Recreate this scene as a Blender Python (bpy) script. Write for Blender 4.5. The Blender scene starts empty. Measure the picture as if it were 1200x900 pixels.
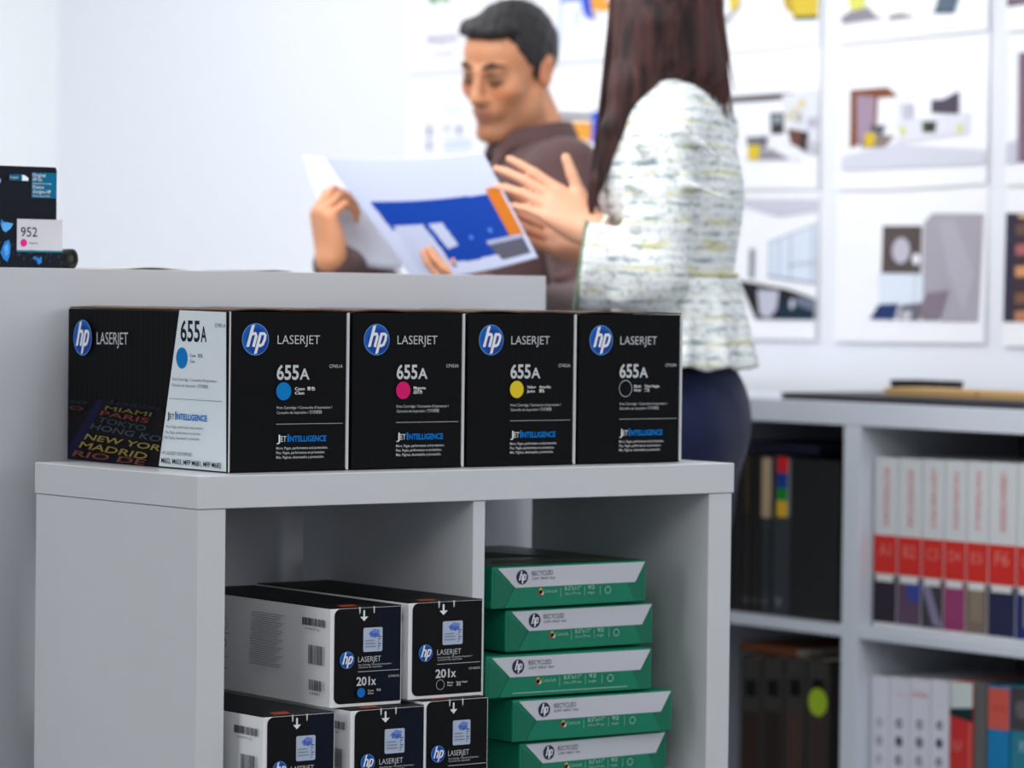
import bpy, bmesh, math, random
import numpy as np
from mathutils import Vector, Matrix
random.seed(7)
S = bpy.context.scene
COL = S.collection
# ---------------------------------------------------------------- camera
CAM = np.array([-2.256, -3.5533, 1.0846])
YAW, PIT, ROL, FPX = .6523, -.0245, .0118, 4225.8
Fv = np.array([math.sin(YAW)*math.cos(PIT), math.cos(YAW)*math.cos(PIT), math.sin(PIT)])
Rv = np.array([math.cos(YAW), -math.sin(YAW), 0.0]); Uv = np.cross(Rv, Fv)
Rv, Uv = math.cos(ROL)*Rv+math.sin(ROL)*Uv, -math.sin(ROL)*Rv+math.cos(ROL)*Uv
cd = bpy.data.cameras.new('camera'); cam = bpy.data.objects.new('camera', cd); COL.objects.link(cam)
cam.matrix_world = Matrix(((Rv[0], Uv[0], -Fv[0], CAM[0]), (Rv[1], Uv[1], -Fv[1], CAM[1]), (Rv[2], Uv[2], -Fv[2], CAM[2]), (0, 0, 0, 1)))
cd.sensor_width = 36; cd.lens = FPX*36/1200; cd.clip_start = .05
cd.dof.use_dof = True; cd.dof.focus_distance = 4.32; cd.dof.aperture_fstop = 4.4
S.camera = cam
# ---------------------------------------------------------------- world, exposure
S.view_settings.view_transform = 'Standard'; S.view_settings.look = 'None'
S.view_settings.gamma = 1; S.view_settings.use_curve_mapping = False
S.view_settings.exposure = 0.0
W = bpy.data.worlds.new('world'); S.world = W; W.use_nodes = True
W.node_tree.nodes['Background'].inputs[0].default_value = (.86, .92, 1, 1)
W.node_tree.nodes['Background'].inputs[1].default_value = .40
# ---------------------------------------------------------------- large area lights (office ceiling softboxes, plus added lights out of view)
def area(name, loc, target, sx, sy, power, col=(1, 1, 1)):
    l = bpy.data.lights.new(name, 'AREA'); l.shape = 'RECTANGLE'; l.size = sx; l.size_y = sy; l.energy = power; l.color = col
    o = bpy.data.objects.new(name, l); COL.objects.link(o); o.location = loc
    o.rotation_euler = (Vector(target)-Vector(loc)).to_track_quat('-Z', 'Y').to_euler()
    return o
area('overhead_area_light', (.75, 2.6, 2.52), (1.0, 2.6, 0), 1.8, 2.6, 50, (.97, .98, 1))
area('wall_fill', (.7, 1.0, 2.5), (2.2, 1.1, 1.2), .9, 2.4, 20, (.97, .98, 1))
area('overhead_area_light', (-1.6, -2.2, 2.52), (-.8, -.8, .4), 1.6, 1.6, 30, (1, .99, .98))
area('overhead_area_light', (.55, .2, 2.5), (1.9, .9, .5), 1.0, 1.4, 30, (.98, .99, 1))  # added unseen overhead light, brightens the far bookshelf fronts
area('wall_fill', (.3, 3.3, 2.5), (.9, 4.3, 1.2), 1.6, .8, 3.2, (.98, .99, 1))  # added unseen light, brightens the left wall near the corner
area('foreground_fill', (-4.2, -.5, 1.6), (0, .1, .8), 1.6, 1.6, 40, (.98, .99, 1))  # added unseen soft light for the left shelf faces, no window here
area('foreground_fill', (1.0, -4.6, 1.9), (.4, 0, .8), 1.6, 1.4, 40, (1, 1, 1))  # added unseen frontal light for shelf and box fronts, no window here
# ---------------------------------------------------------------- helpers
def ray(u, v): return Fv+Rv*(u-600)/FPX-Uv*(v-450)/FPX
def at(u, v, ax, val):                      # photo direction met with a real plane (x, y or z = val)
    r = ray(u, v); i = 'xyz'.index(ax); return CAM+r*(val-CAM[i])/r[i]
def P(u, v, Z): return CAM+ray(u, v)*Z      # the same at a real distance
def lin(c):
    c = c/255; return c/12.92 if c <= .04045 else ((c+.055)/1.055)**2.4
MATS = {}
def mat(name, rgb, rough=.5, spec=.5, metal=0, bump=None, var=None, coat=0, coords='Object', trans=0, sub=0):
    if name in MATS: return MATS[name]
    m = bpy.data.materials.new(name); m.use_nodes = True; nt = m.node_tree; N = nt.nodes; L = nt.links
    b = N['Principled BSDF']; c = (lin(rgb[0]), lin(rgb[1]), lin(rgb[2]), 1)
    b.inputs['Base Color'].default_value = c; b.inputs['Roughness'].default_value = rough
    b.inputs['Specular IOR Level'].default_value = spec; b.inputs['Metallic'].default_value = metal
    b.inputs['Coat Weight'].default_value = coat; b.inputs['Coat Roughness'].default_value = .15
    if sub: b.inputs['Subsurface Weight'].default_value = sub; b.inputs['Subsurface Scale'].default_value = .01
    if bump or var:
        tc = N.new('ShaderNodeTexCoord'); mp = N.new('ShaderNodeMapping'); L.new(tc.outputs[coords], mp.inputs[0])
    if var:   # (scale, amount, stretch xyz)
        nz = N.new('ShaderNodeTexNoise'); nz.inputs['Scale'].default_value = var[0]; nz.inputs['Detail'].default_value = 4
        mp2 = N.new('ShaderNodeMapping'); L.new(tc.outputs[coords], mp2.inputs[0]); mp2.inputs['Scale'].default_value = var[2] if len(var) > 2 else (1, 1, 1)
        L.new(mp2.outputs[0], nz.inputs[0])
        mr = N.new('ShaderNodeMapRange'); mr.inputs[3].default_value = 1-var[1]; mr.inputs[4].default_value = 1+var[1]
        mr.inputs[1].default_value = .3; mr.inputs[2].default_value = .7
        L.new(nz.outputs[0], mr.inputs[0])
        mx = N.new('ShaderNodeVectorMath'); mx.operation = 'SCALE'; mx.inputs[0].default_value = c[:3]; L.new(mr.outputs[0], mx.inputs['Scale'])
        L.new(mx.outputs[0], b.inputs['Base Color'])
    if bump:  # (scale, strength, distance, stretch)
        nz = N.new('ShaderNodeTexNoise'); nz.inputs['Scale'].default_value = bump[0]; nz.inputs['Detail'].default_value = 5
        mp.inputs['Scale'].default_value = bump[3] if len(bump) > 3 else (1, 1, 1); L.new(mp.outputs[0], nz.inputs[0])
        bp = N.new('ShaderNodeBump'); bp.inputs['Strength'].default_value = bump[1]; bp.inputs['Distance'].default_value = bump[2]
        L.new(nz.outputs[0], bp.inputs['Height']); L.new(bp.outputs[0], b.inputs['Normal'])
    MATS[name] = m; return m
def col(r, g, b, rough=.6): return mat('print_%d_%d_%d' % (r, g, b), (r, g, b), rough, .12)
def tag(o, label=None, cat=None, group=None, kind=None):
    if label: o['label'] = label
    if cat: o['category'] = cat
    if group: o['group'] = group
    if kind: o['kind'] = kind
    return o
def empty(name, loc, label, cat, group=None, rz=0, rot=None):
    o = bpy.data.objects.new(name, None); COL.objects.link(o); o.location = loc; o.empty_display_size = .05
    o.rotation_euler = rot if rot else (0, 0, rz)
    return tag(o, label, cat, group)
def link(name, me, parent=None, loc=None):
    o = bpy.data.objects.new(name, me); COL.objects.link(o)
    if parent is not None: o.parent = parent
    if loc is not None: o.location = loc
    return o
class MB:
    """collects shapes and links them as one mesh object"""
    def __init__(s): s.v = []; s.f = []; s.m = []; s.mats = []; s.sm = []
    def mi(s, m):
        if m not in s.mats: s.mats.append(m)
        return s.mats.index(m)
    def add(s, v, f, m, smooth=False):
        n = len(s.v); k = s.mi(m); s.v += [tuple(map(float, p)) for p in v]
        for q in f: s.f.append(tuple(i+n for i in q)); s.m.append(k); s.sm.append(smooth)
        return s
    def bm(s, b, m, smooth=False):
        b.verts.ensure_lookup_table(); b.verts.index_update()
        s.add([v.co[:] for v in b.verts], [[v.index for v in f.verts] for f in b.faces], m, smooth); b.free(); return s
    def box(s, x0, x1, y0, y1, z0, z1, m, bev=.0, seg=2):
        b = bmesh.new(); bmesh.ops.create_cube(b, size=1)
        for v in b.verts: v.co = Vector(((x0+x1)/2+v.co.x*(x1-x0), (y0+y1)/2+v.co.y*(y1-y0), (z0+z1)/2+v.co.z*(z1-z0)))
        if bev: bmesh.ops.bevel(b, geom=b.edges[:], offset=bev, segments=seg, affect='EDGES', profile=.5)
        return s.bm(b, m)
    def cyl(s, a, b_, r, m, n=16, r2=None, cap=True):
        a = Vector(a); b_ = Vector(b_); d = b_-a; q = d.to_track_quat('Z', 'Y'); r2 = r if r2 is None else r2
        v = []; f = []
        for i in range(n):
            t = 2*math.pi*i/n; c = Vector((math.cos(t), math.sin(t), 0)); v.append(a+q @ (c*r)); v.append(b_+q @ (c*r2))
        for i in range(n): j = (i+1) % n; f.append((2*i, 2*j, 2*j+1, 2*i+1))
        if cap: f.append(tuple(range(0, 2*n, 2))[::-1]); f.append(tuple(range(1, 2*n, 2)))
        return s.add(v, f, m, True)
    def prism(s, pts, fn, m):     # pts 2D outline, fn(x,y,k) -> 3D with k 0/1 the two sides
        n = len(pts); v = [fn(x, y, 0) for x, y in pts]+[fn(x, y, 1) for x, y in pts]
        f = [tuple(range(n))[::-1], tuple(range(n, 2*n))]+[(i, (i+1) % n, n+(i+1) % n, n+i) for i in range(n)]
        return s.add(v, f, m)
    def mesh(s, name, off=(0, 0, 0)):
        me = bpy.data.meshes.new(name); me.from_pydata([(a-off[0], b-off[1], c-off[2]) for a, b, c in s.v], [], s.f)
        for m in s.mats: me.materials.append(m)
        me.polygons.foreach_set('material_index', s.m); me.polygons.foreach_set('use_smooth', s.sm); me.update()
        return me
    def build(s, name, parent=None, off=None):
        if parent is not None and off is None: return link(name, s.mesh(name), parent)
        off = off if off is not None else (0, 0, 0)
        return link(name, s.mesh(name, off), parent, off)
_txt = {}
def textmesh(t, bold=0):
    k = (t, bold)
    if k not in _txt:
        c = bpy.data.curves.new('lettering', 'FONT'); c.body = t; c.size = 1; c.offset = bold; c.resolution_u = 3
        o = bpy.data.objects.new('lettering', c); COL.objects.link(o)
        dg = bpy.context.evaluated_depsgraph_get(); me = o.evaluated_get(dg).to_mesh()
        v = [(p.co.x, p.co.y) for p in me.vertices]; f = [tuple(p.vertices) for p in me.polygons]
        bpy.data.objects.remove(o); bpy.data.curves.remove(c)
        _txt[k] = (v, f)
    return _txt[k]
CAPH = max(y for x, y in textmesh('H')[0])
class Print:
    """flat print on a face: o + u*a + v*b, raised by a hair"""
    def __init__(s, o, a, b, n=None, lift=.0004):
        s.o = np.array(o, float); s.a = np.array(a, float); s.b = np.array(b, float)
        s.n = np.cross(s.a, s.b) if n is None else np.array(n, float); s.n /= np.linalg.norm(s.n)
        s.lift = lift; s.k = 0; s.mb = MB()
    def to(s, x, y): return s.o+s.a*x+s.b*y+s.n*(s.lift+s.k*.00012)
    def uv(s, p): d = np.array(p)-s.o; return float(d@s.a/(s.a@s.a)), float(d@s.b/(s.b@s.b))
    def poly(s, pts, m): s.k += 1; s.mb.add([s.to(x, y) for x, y in pts], [tuple(range(len(pts)))], m); return s
    def rect(s, x0, y0, x1, y1, m): return s.poly([(x0, y0), (x1, y0), (x1, y1), (x0, y1)], m)
    def rrect(s, x0, y0, x1, y1, r, m, which=(1, 1, 1, 1)):
        pts = []
        for (cx, cy, a0, w) in ((x1-r, y1-r, 0, which[0]), (x0+r, y1-r, 90, which[1]), (x0+r, y0+r, 180, which[2]), (x1-r, y0+r, 270, which[3])):
            if w:
                for k in range(7): t = math.radians(a0+k*15); pts.append((cx+r*math.cos(t), cy+r*math.sin(t)))
            else: t = math.radians(a0+45); pts.append((cx+r*(1 if math.cos(t) > 0 else -1), cy+r*(1 if math.sin(t) > 0 else -1)))
        return s.poly(pts, m)
    def disc(s, x, y, r, m, ry=None, n=28):
        ry = ry or r; return s.poly([(x+r*math.cos(2*math.pi*i/n), y+ry*math.sin(2*math.pi*i/n)) for i in range(n)], m)
    def ring(s, x, y, r, w, m, n=28):
        s.k += 1; v = []
        for i in range(n): t = 2*math.pi*i/n; c, q = math.cos(t), math.sin(t); v += [s.to(x+r*c, y+r*q), s.to(x+(r-w)*c, y+(r-w)*q)]
        s.mb.add(v, [(2*i, 2*((i+1) % n), 2*((i+1) % n)+1, 2*i+1) for i in range(n)], m); return s
    def stroke(s, pts, w, m):
        s.k += 1; p = [np.array(q, float) for q in pts]; v = []
        for i in range(len(p)):
            d = p[min(i+1, len(p)-1)]-p[max(i-1, 0)]; d /= (np.linalg.norm(d)+1e-9); nn = np.array((-d[1], d[0]))*w/2
            v += [s.to(*(p[i]+nn)), s.to(*(p[i]-nn))]
        s.mb.add(v, [(2*i, 2*i+1, 2*i+3, 2*i+2) for i in range(len(p)-1)], m); return s
    def text(s, t, x, y, h, m, w=None, bold=0, shear=0, align='l', up=None, base=(1, 0)):
        v, f = textmesh(t, bold)
        if not v: return s
        s.k += 1; k = h/CAPH; x0 = min(a for a, b in v); x1 = max(a for a, b in v); kx = k if w is None else w/(x1-x0)
        sh = {'l': 0, 'c': -(x1-x0)*kx/2, 'r': -(x1-x0)*kx}[align]; up = up or (shear, 1)
        out = []
        for a, b in v:
            X = (a-x0)*kx+sh; Y = b*k; out.append(s.to(x+X*base[0]+Y*up[0], y+X*base[1]+Y*up[1]))
        s.mb.add(out, f, m); return s
    def build(s, name, parent): return s.mb.build(name, parent)
WHITE = col(232, 234, 236); BLACKP = col(14, 14, 18); CYAN = col(0, 122, 196); MAG = col(214, 24, 108); YEL = col(224, 196, 40); GREY = col(120, 124, 130)
INTELB = col(0, 118, 200); LITE = col(200, 203, 206)
def logo(p, x, y, r, back=None):
    """round blue emblem with slanted white h and p"""
    p.disc(x, y, r, col(96, 150, 214)); p.disc(x, y, r*.95, col(22, 92, 178)); p.disc(x+r*.12, y-r*.1, r*.8, col(28, 66, 156))
    w = WHITE; q = lambda *pts: [(x+r*a, y+r*b) for a, b in pts]
    sh = .30
    def L(a, b): return (a+sh*b, b)
    p.poly(q(L(-.56, -.46), L(-.34, -.46), L(-.34, .93), L(-.56, .86)), w)
    arch = [L(-.45, .30), L(-.30, .36), L(-.12, .36), L(-.03, .22), L(-.03, 0), L(-.03, -.46)]
    p.stroke(q(*arch), r*.2, w)
    p.poly(q(L(.14, -.93), L(.35, -.86), L(.35, .44), L(.14, .44)), w)
    bowl = [L(.24, .36), L(.5, .36), L(.62, .28), L(.66, 0), L(.60, -.3), L(.48, -.38), L(.24, -.38)]
    p.stroke(q(*bowl), r*.19, w)
# ---------------------------------------------------------------- signed distance modelling for the people
class SDF:
    def __init__(s): s.p = []
    def cap(s, a, b, ra, rb=None, k=.01, op='u'):
        s.p.append(('c', np.array(a, float), np.array(b, float), ra, ra if rb is None else rb, k, op)); return s
    def ell(s, c, r, M=None, k=.01, op='u'):
        s.p.append(('e', np.array(c, float), np.array(r, float), np.eye(3) if M is None else np.array(M, float), 0, k, op)); return s
    def fn(s, f, lo, hi, k=.01, op='u'):
        s.p.append(('f', f, np.array(lo, float), np.array(hi, float), 0, k, op)); return s
    def bounds(s, q):
        if q[0] == 'c': return np.minimum(q[1]-q[3], q[2]-q[4]), np.maximum(q[1]+q[3], q[2]+q[4])
        if q[0] == 'e': e = np.sqrt(((q[3]*q[2][None, :])**2).sum(1)); return q[1]-e, q[1]+e
        return q[2], q[3]
    def mesh(s, vox, colorfn=None):
        lo = np.min([s.bounds(q)[0] for q in s.p if q[6] == 'u'], 0)-3*vox; hi = np.max([s.bounds(q)[1] for q in s.p if q[6] == 'u'], 0)+3*vox
        n = np.ceil((hi-lo)/vox).astype(int)+1
        ax = [(lo[i]+vox*np.arange(n[i])).astype(np.float32) for i in range(3)]
        G = np.full(n, .5, np.float32)
        for q in s.p:
            k = max(q[5], 1e-4); b0, b1 = s.bounds(q); m = k+2.5*vox
            i0 = np.clip(np.floor((b0-m-lo)/vox).astype(int), 0, n); i1 = np.clip(np.ceil((b1+m-lo)/vox).astype(int)+1, 0, n)
            if (i1 <= i0).any(): continue
            X = ax[0][i0[0]:i1[0]][:, None, None]; Y = ax[1][i0[1]:i1[1]][None, :, None]; Z = ax[2][i0[2]:i1[2]][None, None, :]
            if q[0] == 'c':
                a, b = q[1], q[2]; d = b-a; L2 = max(d@d, 1e-12)
                t = np.clip(((X-a[0])*d[0]+(Y-a[1])*d[1]+(Z-a[2])*d[2])/L2, 0, 1)
                D = np.sqrt((X-a[0]-t*d[0])**2+(Y-a[1]-t*d[1])**2+(Z-a[2]-t*d[2])**2)-(q[3]+t*(q[4]-q[3]))
            elif q[0] == 'e':
                c, r, M = q[1], q[2], q[3]; x, y, z = X-c[0], Y-c[1], Z-c[2]
                l = [(M[0, i]*x+M[1, i]*y+M[2, i]*z) for i in range(3)]
                k0 = np.sqrt(sum((l[i]/r[i])**2 for i in range(3))); k1 = np.sqrt(sum((l[i]/r[i]**2)**2 for i in range(3)))
                D = k0*(k0-1)/np.maximum(k1, 1e-6)
            else: D = q[1](X, Y, Z)
            sl = tuple(slice(i0[i], i1[i]) for i in range(3)); A = G[sl]
            if q[6] == 'u': h = np.clip(.5+.5*(A-D)/k, 0, 1); G[sl] = A*(1-h)+D*h-k*h*(1-h)
            elif q[6] == 's': h = np.clip(.5-.5*(A+D)/k, 0, 1); G[sl] = A*(1-h)-D*h+k*h*(1-h)
        B = G < 0
        mix = np.zeros(n-1, bool); c0 = B[:-1, :-1, :-1]
        for dx in (0, 1):
            for dy in (0, 1):
                for dz in (0, 1): mix |= (B[dx:n[0]-1+dx, dy:n[1]-1+dy, dz:n[2]-1+dz] != c0)
        I = np.argwhere(mix); ids = np.full(n-1, -1, np.int32); ids[mix] = np.arange(len(I))
        acc = np.zeros((len(I), 3)); cnt = np.zeros(len(I))
        cor = [(a, b, c) for a in (0, 1) for b in (0, 1) for c in (0, 1)]
        val = {c: G[I[:, 0]+c[0], I[:, 1]+c[1], I[:, 2]+c[2]] for c in cor}
        for a in cor:
            for i in range(3):
                if a[i] == 0:
                    b = tuple(1 if j == i else a[j] for j in range(3)); va, vb = val[a], val[b]; ch = (va < 0) != (vb < 0)
                    t = np.where(ch, va/np.where(ch, va-vb, 1), 0); p = np.array(a, float)[None].repeat(len(I), 0); p[:, i] += t
                    acc += p*ch[:, None]; cnt += ch
        V = lo+(I+acc/cnt[:, None])*vox; F = []
        for i in range(3):
            j, k = (i+1) % 3, (i+2) % 3; a = [slice(None)]*3; b = [slice(None)]*3; a[i] = slice(0, -1); b[i] = slice(1, None)
            Ba, Bb = B[tuple(a)], B[tuple(b)]; E = np.argwhere(Ba != Bb); E = E[(E[:, j] > 0) & (E[:, k] > 0) & (E[:, j] < n[j]-1) & (E[:, k] < n[k]-1)]
            fl = Ba[E[:, 0], E[:, 1], E[:, 2]]
            def c(dj, dk): e = E.copy(); e[:, j] += dj; e[:, k] += dk; return ids[e[:, 0], e[:, 1], e[:, 2]]
            q = np.stack([c(-1, -1), c(0, -1), c(0, 0), c(-1, 0)], 1); q[~fl] = q[~fl][:, ::-1]; F.append(q)
        return V, np.concatenate(F)
def npmesh(name, V, F, mats, parent=None, off=(0, 0, 0), colors=None, mi=None):
    me = bpy.data.meshes.new(name); V = V-np.array(off)
    me.vertices.add(len(V)); me.vertices.foreach_set('co', V.astype(np.float32).ravel())
    me.loops.add(F.size); me.loops.foreach_set('vertex_index', F.astype(np.int32).ravel())
    me.polygons.add(len(F)); me.polygons.foreach_set('loop_start', np.arange(0, F.size, F.shape[1], dtype=np.int32))
    me.polygons.foreach_set('use_smooth', np.ones(len(F), bool))
    for m in mats: me.materials.append(m)
    if mi is not None: me.polygons.foreach_set('material_index', mi.astype(np.int32))
    if colors is not None:
        ca = me.color_attributes.new('tone', 'FLOAT_COLOR', 'POINT'); ca.data.foreach_set('color', np.c_[colors, np.ones(len(V))].astype(np.float32).ravel())
    me.update(); me.validate()
    return link(name, me, parent)
def frame(fwd, up):
    f = np.array(fwd, float); f /= np.linalg.norm(f); u = np.array(up, float); u -= f*(u@f); u /= np.linalg.norm(u); r = np.cross(f, u)
    return np.stack([r, f, u], 1)          # columns: right, forward, up
# ================================================================ THE SETTING
M_wall = mat('white_wall_paint', (240, 243, 250), .6, .3, bump=(220, .05, .001))
M_wallL = mat('left_wall_paint', (246, 248, 250), .6, .3, bump=(220, .05, .001))
M_floor = mat('grey_carpet', (128, 130, 134), .9, .1, bump=(400, .4, .002), var=(60, .1))
M_ceil = mat('ceiling_tiles', (236, 236, 234), .8, .2, bump=(300, .2, .001))
XW = 2.3063; YL = 4.295
def struct(name, *b, m):
    mb = MB(); mb.box(*b, m); return tag(mb.build(name), kind='structure')
struct('floor', -4.5, XW+.1, -5.5, YL+.1, -.06, 0, m=M_floor)
struct('ceiling', -4.5, XW+.1, -5.5, YL+.1, 2.6, 2.66, m=M_ceil)
struct('wall_back', XW, XW+.1, -5.5, YL+.1, 0, 2.6, m=M_wall)
struct('wall_left', -4.5, XW, YL, YL+.1, 0, 2.6, m=M_wallL)
struct('baseboard_back', XW-.012, XW, -5.5, YL, 0, .08, m=M_wall)
struct('baseboard_left', -4.5, XW-.012, YL-.012, YL, 0, .08, m=M_wallL)
# ================================================================ display shelf in front
M_lam = mat('light_grey_laminate', (206, 209, 212), .26, .5, bump=(8, .03, .002), var=(3, .02))
M_edge = mat('laminate_edge', (190, 192, 194), .5, .3)
ZT, TH, W_, D_ = .87, .0387, .8245, .379
FLOORZ = .468
sh = empty('display_shelf', (W_/2, D_/2, 0), 'low light grey open cube shelf carrying the four black toner boxes', 'shelf')
O = np.array(sh.location)
def pbox(name, parent, b, m, bev=.0012):
    o = parent.location; mb = MB(); mb.box(b[0]-o[0], b[1]-o[0], b[2]-o[1], b[3]-o[1], b[4]-o[2], b[5]-o[2], m, bev); return mb.build(name, parent)
pbox('top_board', sh, (0, W_, 0, D_, ZT-TH, ZT), M_lam)
pbox('side_panel', sh, (.0015, .0400, .0015, D_-.001, .06, ZT-TH-.0006), M_lam)
pbox('side_panel', sh, (.7835, W_-.0025, .0015, D_-.001, .06, ZT-TH-.0006), M_lam)
pbox('divider', sh, (.4030, .4215, .003, D_-.002, .1, ZT-TH-.0004), M_lam)
pbox('shelf_board', sh, (.0404, .4026, .003, D_-.002, FLOORZ-.0185, FLOORZ), M_lam)
pbox('shelf_board', sh, (.4219, .7831, .003, D_-.002, FLOORZ-.0185, FLOORZ), M_lam)
pbox('bottom_board', sh, (0.0404, .7831, .002, D_-.001, .062, .0995), M_lam)
pbox('plinth', sh, (.03, .79, .03, D_-.02, 0, .0598), M_edge)
# ================================================================ tall cabinet behind
YC = .445
CXR = float(at(640, 325, 'y', YC)[0]); CZ = float(at(400, 319.7, 'y', YC)[2])
cb = empty('tall_cabinet', (0.1, YC+.2, 0), 'tall plain grey cabinet behind the low shelf, its top at eye level', 'cabinet')
M_cab = mat('grey_cabinet_laminate', (194, 196, 202), .42, .4, bump=(8, .03, .002), var=(3, .02))
pbox('top_board', cb, (-.75, CXR, YC+.0185, YC+.39, CZ-.0385, CZ), M_cab, .0008)
pbox('back_panel', cb, (-.75, CXR, YC, YC+.018, .06, CZ), M_cab, .0006)
pbox('side_panel', cb, (-.75, -.712, YC+.019, YC+.39, .06, CZ-.0388), M_cab)
pbox('side_panel', cb, (CXR-.038, CXR, YC+.019, YC+.39, .06, CZ-.0388), M_cab)
for z in (.06, .40, .74): pbox('shelf_board', cb, (-.7118, CXR-.0382, YC+.019, YC+.388, z, z+.018), M_cab)
pbox('plinth', cb, (-.72, CXR-.03, YC+.03, YC+.37, 0, .0598), M_edge)
# ================================================================ 655A toner boxes
def corrug(name, rgb, dist=.0006):
    m = mat(name, rgb, .6, .10); nt = m.node_tree; N = nt.nodes; L = nt.links; b = N['Principled BSDF']
    tc = N.new('ShaderNodeTexCoord'); w = N.new('ShaderNodeTexWave'); w.bands_direction = 'DIAGONAL'; w.inputs['Scale'].default_value = 52; w.inputs['Distortion'].default_value = .6
    mp = N.new('ShaderNodeMapping'); mp.inputs['Scale'].default_value = (1, 1, .0); L.new(tc.outputs['Object'], mp.inputs[0]); L.new(mp.outputs[0], w.inputs[0])
    bp = N.new('ShaderNodeBump'); bp.inputs['Strength'].default_value = .22; bp.inputs['Distance'].default_value = dist
    L.new(w.outputs['Fac'], bp.inputs['Height']); L.new(bp.outputs[0], b.inputs['Normal']); return m
M_box = corrug('black_corrugated_card', (9, 9, 13))
M_kraft = mat('brown_card_edge', (92, 76, 64), .85, .1, var=(90, .2))
M_wcard = mat('white_card_edge', (200, 200, 202), .7, .2)
BW, BH, BD = .1722, .195, .377
def toner(i, x0, x1, y0, word, dotm, code, txts, label):
    w = x1-x0; t = empty('toner_box', (x0, y0, ZT), label, 'box', 'black 655A toner boxes in a row on the shelf', rz=(0, .003, -.003, .002)[i])
    mb = MB(); mb.box(0, w, .0006, BD, .0006, BH-.003, M_box, .0016); ct = mb.build('carton', t)
    # top flaps: brown board edges, a little bowed
    for k, (a, b, c, lift) in enumerate(((.0015, w*.52, BH-.0028, .003), (w*.45, w-.001, BH-.0028, .0018))):
        v = []; n = 8
        for j in range(n+1):
            x = a+(b-a)*j/n; z = c+lift*math.sin(math.pi*j/n)*.6+.0004*k+.0002
            v += [(x, .0008, z), (x, BD-.002, z), (x, .0008, z+.0016), (x, BD-.002, z+.0016)]
        f = []
        for j in range(n): q = 4*j; f += [(q, q+4, q+6, q+2), (q+2, q+6, q+7, q+3), (q+1, q+3, q+7, q+5), (q, q+1, q+5, q+4)]
        f += [(0, 2, 3, 1), (4*n, 4*n+1, 4*n+3, 4*n+2)]
        MB().add(v, f, M_kraft).build('top_flap', t)
    # white perforated edge strip at the right front corner
    mb = MB(); mb.box(w-.0030, w+.0004, -.0001, .0012, .001, BH-.0035, M_wcard, .0003)
    for k in range(58):
        z = .004+k*(BH-.011)/57; mb.box(w-.0042, w-.0031, -.0002, .0009, z, z+.0017, M_wcard)
    mb.build('perforated_edge', t)
    if i == 0:
        MB().box(-.0006, .0012, -.0002, .0012, .001, BH-.003, M_wcard, .0003).build('corner_edge', t)
    p = Print((0, .0006, 0), (1, 0, 0), (0, 0, 1), (0, -1, 0), .0005)
    X = lambda f: f*w*.975
    Z = lambda f: BH*(1-f)
    logo(p, X(.215), Z(.185), .0192)
    p.text('LASERJET', X(.40), Z(.213), .0105, LITE, w=X(.365), bold=-.006)
    p.text('655', X(.395), Z(.43), .0166, LITE, w=X(.19), bold=.022); p.text('A', X(.592), Z(.43), .0125, LITE, w=X(.085), bold=.02)
    p.text(code, X(.85), Z(.36), .0040, LITE, w=X(.115))
    if word == 'black': p.ring(X(.455), Z(.503), .0108, .0007, LITE)
    else: p.disc(X(.455), Z(.503), .0108, dotm)
    for (tx, fx, fz, fw) in txts: p.text(tx, X(fx), Z(fz), .0034, WHITE, w=X(fw), bold=.012)
    p.text('Print Cartridge / Cartouche d\u2019impression /', X(.395), Z(.612), .0032, LITE, w=X(.48))
    p.text('Cartucho de impresi\u00f3n / \u6253\u5370\u7852\u9f13', X(.395), Z(.642), .0032, LITE, w=X(.39))
    p.rect(X(.39), Z(.706), X(.965), Z(.7035), LITE)
    p.text('J', X(.395), Z(.813), .0084, WHITE, w=X(.03), bold=.004); p.text('ET', X(.43), Z(.813), .0066, WHITE, w=X(.048))
    p.text('I', X(.486), Z(.813), .0084, INTELB, w=X(.014), bold=.03); p.text('NTELLIGENCE', X(.507), Z(.813), .0066, INTELB, w=X(.315), bold=.03)
    for q, (s_, ww) in enumerate((('More. Pages, performance and protection.', .445), ('Plus. Pages, performance et protection.', .42), ('M\u00e1s. P\u00e1ginas, desempe\u00f1o y protecci\u00f3n.', .412))):
        p.text(s_, X(.39), Z(.860+.028*q), .0031, LITE, w=X(ww), bold=.006)
    p.build('front_print', ct)
    return t
XS = [(.0704, .2422), (.2474, .4172), (.4220, .5932), (.5982, .7700)]
info = [('cyan', CYAN, 'CF451A', [('Cyan', .55, .497, .085), ('Cian', .55, .523, .08), ('\u9752\u8272', .655, .497, .07)], 'black toner box with a cyan dot, leftmost, its long printed side showing'),
        ('magenta', MAG, 'CF453A', [('Magenta', .55, .497, .11), ('\u54c1\u7ea2\u8272', .55, .523, .08)], 'black toner box with a magenta dot, second from the left in the row'),
        ('yellow', YEL, 'CF452A', [('Yellow', .55, .497, .085), ('Jaune', .55, .523, .075), ('Amarillo', .665, .497, .11), ('\u9ec4\u8272', .665, .523, .05)], 'black toner box with a yellow dot between the magenta and the black one'),
        ('black', BLACKP, 'CF450A', [('Black', .54, .497, .07), ('Noir', .54, .523, .07), ('Tinta Negra', .64, .497, .15), ('\u9ed1\u8272', .64, .523, .05)], 'black toner box with an empty ring instead of a dot, rightmost in the row')]
Y0 = .0435
boxes = [toner(i, XS[i][0], XS[i][1], Y0, *info[i]) for i in range(4)]
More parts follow.
